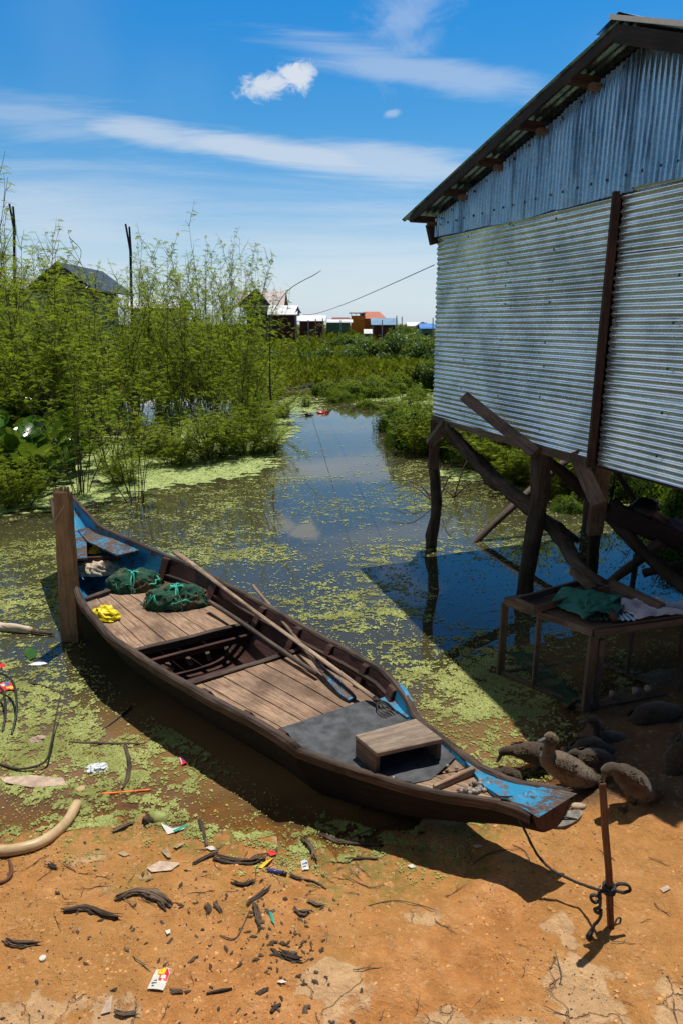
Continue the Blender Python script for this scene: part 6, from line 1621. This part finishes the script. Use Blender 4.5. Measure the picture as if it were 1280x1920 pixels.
S('floating_cloth', 'rolled beige cloth floating at the left edge near the mooring post', 'cloth', [(-30, 1180, .02), (20, 1183, .03), (60, 1188, .03)], [.035, .04, .02], M['cream'], .5, 12)
S('drift_stick', 'short brown stick poking out of the floating beige cloth', 'stick', [(50, 1186, .02), (98, 1192, .015)], [.028, .02], M['chip'])
# mud sticks and bark
sticks = [([(598, 1566), (640, 1582), (680, 1585), (714, 1587)], [.010, .014, .011, .013], 'long dark stick on the mud nearest the boat hull'),
          ([(376, 1540), (384, 1565), (388, 1588)], [.012, .012, .009], 'short upright stick among the weed below the boat'),
          ([(362, 1622), (385, 1610), (408, 1600)], [.006, .009, .008], 'thin slanting stick left of the large bark piece'),
          ([(120, 1712), (160, 1706), (195, 1718), (222, 1724)], [.012, .016, .014, .006], 'long dark twig on the clay at lower left'),
          ([(645, 1612), (675, 1611), (708, 1612)], [.005, .006, .005], 'pale thin stick below the long dark stick'),
          ([(570, 1650), (590, 1655), (612, 1668)], [.004, .005, .003], 'thin green stalk right of the purple plastic tube'),
          ([(413, 1755), (440, 1762), (455, 1740), (468, 1710)], [.002, .003, .003, .001], 'hair thin curved twig in the middle of the clay'),
          ([(388, 1865), (410, 1860), (436, 1855)], [.004, .006, .003], 'small dark twig near the bottom of the clay'),
          ([(508, 1900), (518, 1890), (527, 1884)], [.006, .007, .004], 'little black stick at the bottom middle'),
          ([(730, 1545), (690, 1560), (660, 1570)], [.003, .004, .002], 'thin shaded twig by the hull shadow'),
          ([(880, 1625), (920, 1600), (975, 1592)], [.002, .0025, .001], 'thin pale root lying across the clay beside the boat tip shadow'),
          ([(960, 1585), (985, 1600), (1000, 1640)], [.002, .002, .001], 'thin bent root inside the boat tip shadow'),
          ([(690, 1700), (740, 1690), (790, 1700), (820, 1710)], [.0015, .002, .002, .001], 'long thin root on the clay right of the bark pieces'),
          ([(640, 1640), (690, 1665), (720, 1660)], [.0015, .002, .001], 'thin curling root above the middle of the clay')]
for pts, rad, lab in sticks: S('drift_stick', lab, 'stick', pts, rad, M['chip'] if rad[0] > .003 else M['timber'])
barks = [([(400, 1612), (440, 1618), (470, 1620), (497, 1612)], [.016, .026, .022, .012], 'large split bark piece on the mud left of the purple tube'),
         ([(216, 1690), (255, 1676), (290, 1684), (322, 1702)], [.014, .022, .028, .010], 'curved bark slab with raised end at middle left'),
         ([(478, 1695), (484, 1720), (488, 1745)], [.012, .020, .010], 'upright pointed bark piece in the middle of the clay'),
         ([(465, 1698), (490, 1680), (505, 1668)], [.008, .018, .012], 'slanting bark piece above the pointed one'),
         ([(572, 1578), (585, 1595), (590, 1612)], [.018, .024, .018], 'chunky bark block beside a crushed label'),
         ([(530, 1790), (545, 1800), (562, 1802)], [.016, .022, .014], 'dark broken bark lump at lower middle'),
         ([(10, 1768), (35, 1777), (72, 1772)], [.010, .020, .008], 'flat dark bark flake at lower left edge'),
         ([(212, 1562), (240, 1550), (250, 1545)], [.010, .016, .008], 'bark flake in the green weed left of the coconut husk'),
         ([(552, 1710), (570, 1718), (580, 1712)], [.010, .018, .010], 'crumbly dark bark flake below the crushed label'),
         ([(385, 1700), (392, 1708), (388, 1715)], [.012, .014, .008], 'small stub of bark left of a smaller stub'),
         ([(402, 1698), (410, 1705), (414, 1712)], [.009, .012, .008], 'smaller stub of bark beside another stub'),
         ([(92, 1622), (100, 1626), (107, 1630)], [.012, .014, .008], 'round bark stub below the cream pipe'),
         ([(296, 1690), (304, 1700), (310, 1708)], [.010, .012, .008], 'bark stub tucked under the curved slab'),
         ([(218, 1900), (235, 1904), (256, 1900)], [.010, .014, .008], 'bark stub at the bottom left'),
         ([(440, 1655), (455, 1660), (475, 1652)], [.010, .018, .010], 'loose bark chunk right of the middle'),
         ([(545, 1642), (555, 1648), (568, 1650)], [.010, .014, .010], 'dark bark chunk just right of the purple tube'),
         ([(580, 1690), (595, 1698), (608, 1700)], [.008, .014, .008], 'thin bark curl right of the crushed label')]
for i, (pts, rad, lab) in enumerate(barks): S('bark_piece', lab, 'bark', pts, [x * .78 for x in rad], M['chip2' if i % 3 == 1 else 'chip'], .9, 7, 4, .006, 'bark pieces on the mud', .55)
# flat things
def flat(name, lab, cat, pts, m, th=.003, group=None, parent=None, dz=.004, bend=.006):
    mb = MB(); P_ = [atg(x, y, dz) for x, y in pts]; c = sum(P_, V()) / len(P_) + V((0, 0, bend)); n_ = len(P_)
    mb.v = [tuple(c)] + [tuple(p + V((0, 0, .016 * abs(noise.noise(p * 30))))) for p in P_]
    for i in range(n_): mb.face([0, 1 + i, 1 + (i + 1) % n_])
    o = mb.build(name, m, parent, fixn=False); s_ = o.modifiers.new('t', 'SOLIDIFY'); s_.thickness = .0015
    if not parent: tag(o, lab, cat, group)
    return o
t = thing('snack_sachet', 'torn white sachet with red and yellow print on the clay at lower left', 'sachet', tuple(atg(300, 1838)))
def quadlerp(P_, u, v): return P_[0].lerp(P_[1], u).lerp(P_[3].lerp(P_[2], u), v)
Q = [atg(294, 1819, .006), atg(323, 1818, .006), atg(307, 1860, .006), atg(277, 1857, .006)]
def qpatch(t, nm, m, u0, u1, v0, v1, dz):
    cr = lambda a, b: .010 * noise.noise(V((a * 3.1, b * 3.7, Q[0].x * 9)))
    mb = MB(); mb.grid([[quadlerp(Q, u0 + (u1 - u0) * i / 3, v0 + (v1 - v0) * j / 3) + V((0, 0, dz + cr(u0 + (u1 - u0) * i / 3, v0 + (v1 - v0) * j / 3) + .004 * math.sin(3 * (u0 + (u1 - u0) * i / 3)) + .002 * math.sin(7 * (v0 + (v1 - v0) * j / 3)))) for j in range(4)] for i in range(4)]); mb.build(nm, m, t, fixn=False)
qpatch(t, 'foil', M['white'], 0, 1, 0, 1, 0); qpatch(t, 'print_patch', M['red'], .45, .98, .04, .58, .001); qpatch(t, 'print_patch', M['yprint'], .20, .72, .05, .34, .002); qpatch(t, 'print_patch', M['white'], .55, .85, .38, .50, .002)
for k in range(4): qpatch(t, 'print_mark', M['black'], .12 + .07 * (k % 2), .34 + .06 * (k % 3), .48 + .12 * k, .52 + .12 * k, .002)
t = thing('snack_wrapper', 'red and pink snack wrapper floating at the left edge', 'wrapper', tuple(atg(12, 1290)))
Q = [atg(-6, 1284, .01), atg(24, 1282, .01), atg(29, 1296, .01), atg(-4, 1300, .01)]
qpatch(t, 'foil', M['red'], 0, 1, 0, 1, 0); qpatch(t, 'print_patch', M['yprint'], .5, .95, .5, .9, .001); qpatch(t, 'print_patch', M['white'], .1, .5, .2, .45, .001); qpatch(t, 'print_patch', M['bprint'], .55, .8, .1, .4, .001)
t = thing('snack_wrapper', 'small red wrapper with blue print floating in the clear water by the boat shadow', 'wrapper', tuple(atg(344, 1430)))
Q = [atg(335, 1422, .008), atg(345, 1421, .008), atg(353, 1433, .008), atg(341, 1438, .008)]
qpatch(t, 'foil', M['red'], 0, 1, 0, 1, 0); qpatch(t, 'print_patch', M['bprint'], .4, .8, .2, .7, .001); qpatch(t, 'print_patch', M['white'], .1, .3, .2, .8, .001)
t = thing('crushed_label', 'crushed white and blue label on the mud right of the purple tube', 'label', tuple(atg(572, 1626)))
Q = [atg(564, 1618, .01), atg(577, 1617, .012), atg(580, 1632, .006), atg(567, 1634, .006)]
qpatch(t, 'foil', M['white'], 0, 1, 0, 1, 0); qpatch(t, 'print_patch', M['bprint'], .2, .9, .3, .45, .001); qpatch(t, 'print_patch', M['bprint'], .2, .7, .6, .7, .001)
for (nm, lab, cat, pts, m) in [
    ('red_scrap', 'small red plastic scrap floating above the snack wrapper at left edge', 'plastic scrap', [(-5, 1246), (10, 1246), (12, 1252), (-4, 1254)], M['red']),
    ('paper_scrap', 'blue grey folded scrap floating below the green leaf at left', 'plastic scrap', [(54, 1248), (76, 1238), (90, 1246), (72, 1249)], M['whitebag']),
    ('green_leaf', 'single green leaf floating near the mooring post', 'leaf', [(43, 1225), (55, 1215), (72, 1222), (70, 1232), (57, 1240)], M['hya']),
    ('white_scrap', 'torn white and green wrapper beside the coconut husk', 'wrapper', [(302, 1546), (325, 1556), (350, 1550), (345, 1557), (315, 1566)], M['white']),
    ('white_scrap', 'green edged wrapper tail right of the torn white wrapper', 'wrapper', [(325, 1560), (352, 1547), (350, 1552), (330, 1564)], M['netcord']),
    ('paper_scrap', 'pale pink sheet of paper trodden into the mud below the coconut husk', 'paper', [(276, 1630), (300, 1618), (340, 1622), (322, 1634), (285, 1638)], M['paper']),
    ('dry_leaf', 'pale oval dry leaf above the large bark piece', 'leaf', [(386, 1592), (398, 1588), (409, 1594), (396, 1597)], M['white']),
    ('dry_leaf', 'tan dry leaf between the cream pipe and the coconut husk', 'leaf', [(222, 1602), (232, 1598), (245, 1604), (234, 1608)], M['dryleaf']),
    ('dry_leaf', 'curled tan leaf below the torn white wrapper', 'leaf', [(325, 1590), (345, 1580), (348, 1584), (332, 1594)], M['dryleaf']),
    ('dry_leaf', 'upright tan leaf pair in the mud above the paper sheet', 'leaf', [(305, 1600), (315, 1592), (322, 1610), (316, 1612)], M['dryleaf']),
    ('shell_piece', 'white shell fragment in the middle of the clay', 'shell', [(311, 1748), (320, 1745), (320, 1752), (314, 1756)], M['white']),
    ('shell_piece', 'white shell fragment near the bottom of the clay', 'shell', [(519, 1842), (530, 1840), (538, 1844), (528, 1848)], M['white']),
    ('shell_piece', 'white shell fragment on the clay below the hull shadow', 'shell', [(763, 1626), (772, 1623), (779, 1627), (770, 1630)], M['white']),
    ('shell_piece', 'pale fragment at far right of the clay beyond the stake', 'shell', [(1236, 1668), (1250, 1662), (1256, 1668), (1242, 1675)], M['paper']),
    ('teal_scrap', 'teal plastic strip standing in the clay right of the pointed bark', 'plastic scrap', [(505, 1712), (511, 1714), (516, 1738), (509, 1728)], M['netcord']),
    ('orange_scrap', 'red and yellow wrapper scrap above the purple tube', 'wrapper', [(500, 1600), (512, 1597), (522, 1603), (508, 1608)], M['red']),
    ('orange_scrap', 'yellow strip of wrapper left of the purple tube', 'wrapper', [(485, 1628), (500, 1616), (513, 1612), (492, 1630)], M['yprint']),
    ('white_scrap', 'small white scrap stuck in the shade under the boat', 'plastic scrap', [(884, 1588), (896, 1584), (905, 1588), (892, 1592)], M['paper']),
    ('dry_leaf', 'tan leaf on the lower clay left of the white shell', 'leaf', [(190, 1905), (200, 1880), (212, 1868), (208, 1900)], M['paper']),
    ('plastic_film', 'pale torn plastic film floating left of the bottle cap', 'plastic film', [(0, 1460), (60, 1455), (120, 1462), (125, 1474), (60, 1478), (10, 1470)], M['paper'])]:
    flat(nm, lab, cat, pts, m)
def disc(name, lab, cat, px, py, r_, m):
    mb = MB(); p = atg(px, py, .004); mb.tube([p, p + V((.001, -.001, .007)), p + V((.001, -.001, .0075))], [r_, r_, r_ * .8], 14); return tag(mb.build(name, m, smooth=False), lab, cat)
disc('bottle_cap', 'cream bottle cap floating just above the end of the curved pipe', 'cap', 152, 1481, .024, M['pipe']); disc('bottle_cap', 'small white and rust bottle cap on the clay at lower left', 'cap', 81, 1799, .013, M['white'])
mb = lump('b', None, atg(182, 1443, 0), .062, .045, .035, .2, seed=21, amp=.55, freq=1.8, nu=36, nv=14, sharp=.5)
tag(mb.build('plastic_bag', M['whitebag'], smooth=False), 'crumpled white plastic bag floating in the weed near the left bank', 'plastic bag')
mb = lump('b', None, atg(72, 1388, -.01), .06, .04, .03, .2, seed=31, amp=.6, freq=2, nu=26, nv=10, sharp=.5); tag(mb.build('plastic_bag', M['paper'], smooth=False), 'half sunk yellowish bag in the weed at the left edge', 'plastic bag')
mb = lump('b', None, atg(172, 1357, -.01), .022, .016, .018, .2, seed=33, amp=.4, freq=2, nu=20, nv=8); tag(mb.build('foam_lump', M['paper'], smooth=True), 'small pale lump floating right of the half sunk bag', 'foam')
t = thing('coconut_husk', 'green coconut husk with dark rotten end at the mud edge', 'coconut', tuple(atg(290, 1530)))
lump('h', None, atg(296, 1534, -.01), .065, .045, .05, -.2, seed=41, amp=.12, freq=1.5, nu=26, nv=10).build('husk', M['green_nut'], t, smooth=True)
lump('h', None, atg(278, 1540, -.01), .035, .032, .04, .4, seed=43, amp=.5, freq=3, nu=24, nv=9).build('rotten_end', M['brown_nut'], t, smooth=True)
t = thing('purple_tube', 'purple plastic tube with black end lying on the mud', 'tube', tuple(atg(518, 1637)))
mb = MB(); a = atg(502, 1634, .010); b = atg(530, 1640, .010); mb.tube([a, b], .009, 12); mb.build('barrel', M['purple'], t, smooth=True); mb = MB(); mb.tube([b, b.lerp(atg(538, 1642, .010), 1)], .0095, 12); mb.build('cap', M['black'], t, smooth=True)
# flip-flop and pale stone by the stern
t = thing('flip_flop', 'worn grey flip-flop lying under the stern tip of the boat', 'sandal', tuple(atg(1062, 1540)))
mb = MB(); a = atg(1038, 1550, 0); b = atg(1086, 1528, 0); d = (b - a).normalized(); s_ = d.cross(V((0, 0, 1))); bot, top = [], []
for k in range(24):
    an = 2 * PI * k / 24; w_ = (.042 + .010 * math.cos(an)) * math.sin(an); p = a.lerp(b, .5) - d * math.cos(an) * .105 + s_ * w_ ; bot.append(p + V((0, 0, .002))); top.append(p + V((0, 0, .022)))
mb.grid([bot, top], close=True); mb.face(list(range(24, 48))); mb.build('sole', M['sole'], t)
mb = MB(); c = a.lerp(b, .5) + V((0, 0, .022)); mb.tube([c - d * .05, c - d * .03 + V((0, 0, .012)), c + s_ * .035 + d * .03], [.004, .005, .005], 6, sub=4); mb.tube([c - d * .03 + V((0, 0, .012)), c - s_ * .035 + d * .03], [.005, .005], 6); mb.build('strap', M['black'], t, smooth=True)
o = pebble_mesh('pale_stone', M['paper'], 61); o.location = atg(1082, 1516, .015); o.scale = (.045, .03, .025); tag(o, 'pale rounded stone lying behind the flip-flop', 'stone')
# floating bottle and bits by the thicket
for (px, py, s_, m, lab, nm) in [(180, 905, .10, 'sole', 'pale grey float lying on the duckweed carpet', 'float'), (72, 902, .11, 'whitebag', 'white plastic scrap on the weed behind the bow', 'plastic_scrap'), (606, 775, .17, 'red', 'red and white plastic container floating in the far channel', 'plastic_container'), (578, 779, .14, 'black', 'dark stump in the water beside the red container', 'stump'), (792, 742, .16, 'white', 'white scrap on the far marsh beside the zinc wall', 'plastic_scrap'), (774, 733, .12, 'whitebag', 'smaller white scrap on the far marsh', 'plastic_scrap'), (488, 815, .12, 'whitebag', 'white scrap floating at the thicket foot', 'plastic_scrap'), (404, 851, .09, 'paper', 'pale scrap on the edge of the duckweed carpet', 'plastic_scrap'), (568, 722, .3, 'paper', 'pale litter heap at the far bend of the channel', 'litter')]:
    mb = lump('f', None, at(px, py, 0), s_, s_ * .5, s_ * .5, .3, seed=px, amp=.5, freq=2, nu=18, nv=8, sharp=.3); tag(mb.build(nm, M[m], smooth=False), lab, 'litter')
# countable wood chips and pebbles scattered on the clay; the rest is grit
rr = random.Random(77); chips = []
for i in range(5):
    mb = MB(); mb.tube([V((-1, 0, 0)), V((-.3, rr.uniform(-.2, .2), .1)), V((.4, rr.uniform(-.2, .2), .1)), V((1, 0, 0))], [.18, rr.uniform(.3, .5), rr.uniform(.25, .45), .1], 6, rough=.9, flat=.55, seed=i * 5, sub=2); o = mb.build('wood_chip', M['chip2' if i % 2 else 'chip']); tag(o, 'small dark chip of wood or bark scattered on the clay', 'wood chip', 'wood chips scattered on the clay'); chips.append(o)
first = [True] * 5
for i in range(210):
    if i % 3 == 0: px, py = rr.gauss(440, 110), rr.gauss(1720, 70)
    elif i % 3 == 1: px, py = rr.uniform(0, 640), rr.uniform(1590, 1915)
    else: px, py = rr.gauss(540, 45), rr.gauss(1810, 60)
    if not (1570 < py < 1918 and -10 < px < 1270): continue
    p = atg(px, py, .003); s_ = rr.uniform(.004, .015) * (1.7 if i % 7 == 0 else 1); k = i % 5
    if first[k]: first[k] = False; o = chips[k]; o.location = p; o.scale = (s_, s_, s_); o.rotation_euler = (0, 0, rr.uniform(0, 6))
    else: dup(chips[k], p, rr.uniform(0, 6.28), (s_ * rr.uniform(.7, 1.5), s_, s_ * rr.uniform(.6, 1.2)))
N = 9000; r = np.random.RandomState(31); x = r.uniform(-2.2, 2.0, N); ysx = np.interp(x, [p[0] for p in _ys], [p[1] for p in _ys]); y = r.uniform(1.25, 3.3, N)
k = (y < ysx - .02) & (vnoise(x, y, 2.2, 14) * .6 + vnoise(x, y, 8, 15) * .4 + np.clip(-x * .10, -.2, .1) > .44); x, y = x[k], y[k]; n = len(x)
z = np.array([gh(a, b) for a, b in zip(x, y)]); s_ = .0015 + .0045 * r.rand(n) ** 3; vs = []; fs = []
tet = np.array([(1, 0, -.3), (-.5, .8, -.3), (-.6, -.7, -.3), (.1, .1, .8)])
a = r.rand(n) * 6.28
for t4 in tet:
    j = t4 + r.uniform(-.3, .3, (n, 3)); xx = j[:, 0] * np.cos(a) - j[:, 1] * np.sin(a); yy = j[:, 0] * np.sin(a) + j[:, 1] * np.cos(a); vs.append(np.stack([x + xx * s_ * 1.4, y + yy * s_, z + j[:, 2] * s_ + s_ * .3], 1))
v = np.stack(vs, 1).reshape(-1, 3); b = np.arange(n)[:, None] * 4; f = np.concatenate([b + np.array([[0, 1, 3]]), b + np.array([[1, 2, 3]]), b + np.array([[2, 0, 3]])])
tag(arr_mesh('grit', v, f, M['chip']), kind='stuff', label='fine dark grit and crumbs strewn over the clay', cat='grit')

# clay crumbs and clods, same clay as the bank
N = 16000; r = np.random.RandomState(41); x = r.uniform(-2.3, 2.2, N); ysx = np.interp(x, [p[0] for p in _ys], [p[1] for p in _ys]); y = r.uniform(1.2, 3.4, N)
k = (y < ysx - .05) & (vnoise(x, y, 3.1, 24) * .5 + vnoise(x, y, 13, 25) * .5 + np.clip(-x * .05, -.1, .1) > .50); x, y = x[k], y[k]; n = len(x)
z = np.array([gh(a, b) for a, b in zip(x, y)]); s_ = .0018 + .0085 * r.rand(n) ** 4; vs = []
a = r.rand(n) * 6.28; oc = np.array([(1, 0, 0), (0, 1, 0), (-1, 0, 0), (0, -1, 0), (0, 0, .8)])
for t5 in oc:
    j = t5 + r.uniform(-.3, .3, (n, 3)); xx = j[:, 0] * np.cos(a) - j[:, 1] * np.sin(a); yy = j[:, 0] * np.sin(a) + j[:, 1] * np.cos(a); vs.append(np.stack([x + xx * s_ * 1.2, y + yy * s_, z + j[:, 2] * s_ * .7], 1))
v = np.stack(vs, 1).reshape(-1, 3); b = np.arange(n)[:, None] * 5; f = np.concatenate([b + np.array([[0, 1, 4]]), b + np.array([[1, 2, 4]]), b + np.array([[2, 3, 4]]), b + np.array([[3, 0, 4]])])
tag(arr_mesh('clay_crumbs', v, f, M['clod']), kind='stuff', label='crumbs and clods of orange clay lying on the bank', cat='clods')
# thin twigs trodden into the mud
rr = random.Random(91); tw = []
for i in range(4):
    mb = MB(); p = V((-1, 0, 0)); pts = [p.copy()]
    for k in range(6): p = p + V((.34, rr.uniform(-.12, .12), rr.uniform(-.02, .03))); pts.append(p.copy())
    mb.tube(pts, [.02, .035, .03, .035, .025, .02, .008], 5, rough=.6); q = pts[3]; mb.tube([q, q + V((.2, .25, .03)), q + V((.45, .35, .03))], [.02, .015, .005], 4)
    o = mb.build('thin_twig', M['twig' if i % 2 else 'chip2']); tag(o, 'thin brown twig trodden into the mud', 'twig', 'thin twigs on the mud'); tw.append(o)
for i in range(80):
    px, py = (rr.uniform(0, 700), rr.uniform(1560, 1700)) if i % 2 else (rr.uniform(0, 1270), rr.uniform(1580, 1915))
    p = atg(px, py, .004); s_ = rr.uniform(.02, .07)
    if i < 4: o = tw[i]; o.location = p; o.scale = (s_,) * 3; o.rotation_euler = (0, 0, rr.uniform(0, 6))
    else: dup(tw[i % 4], p, rr.uniform(0, 6.28), s_)
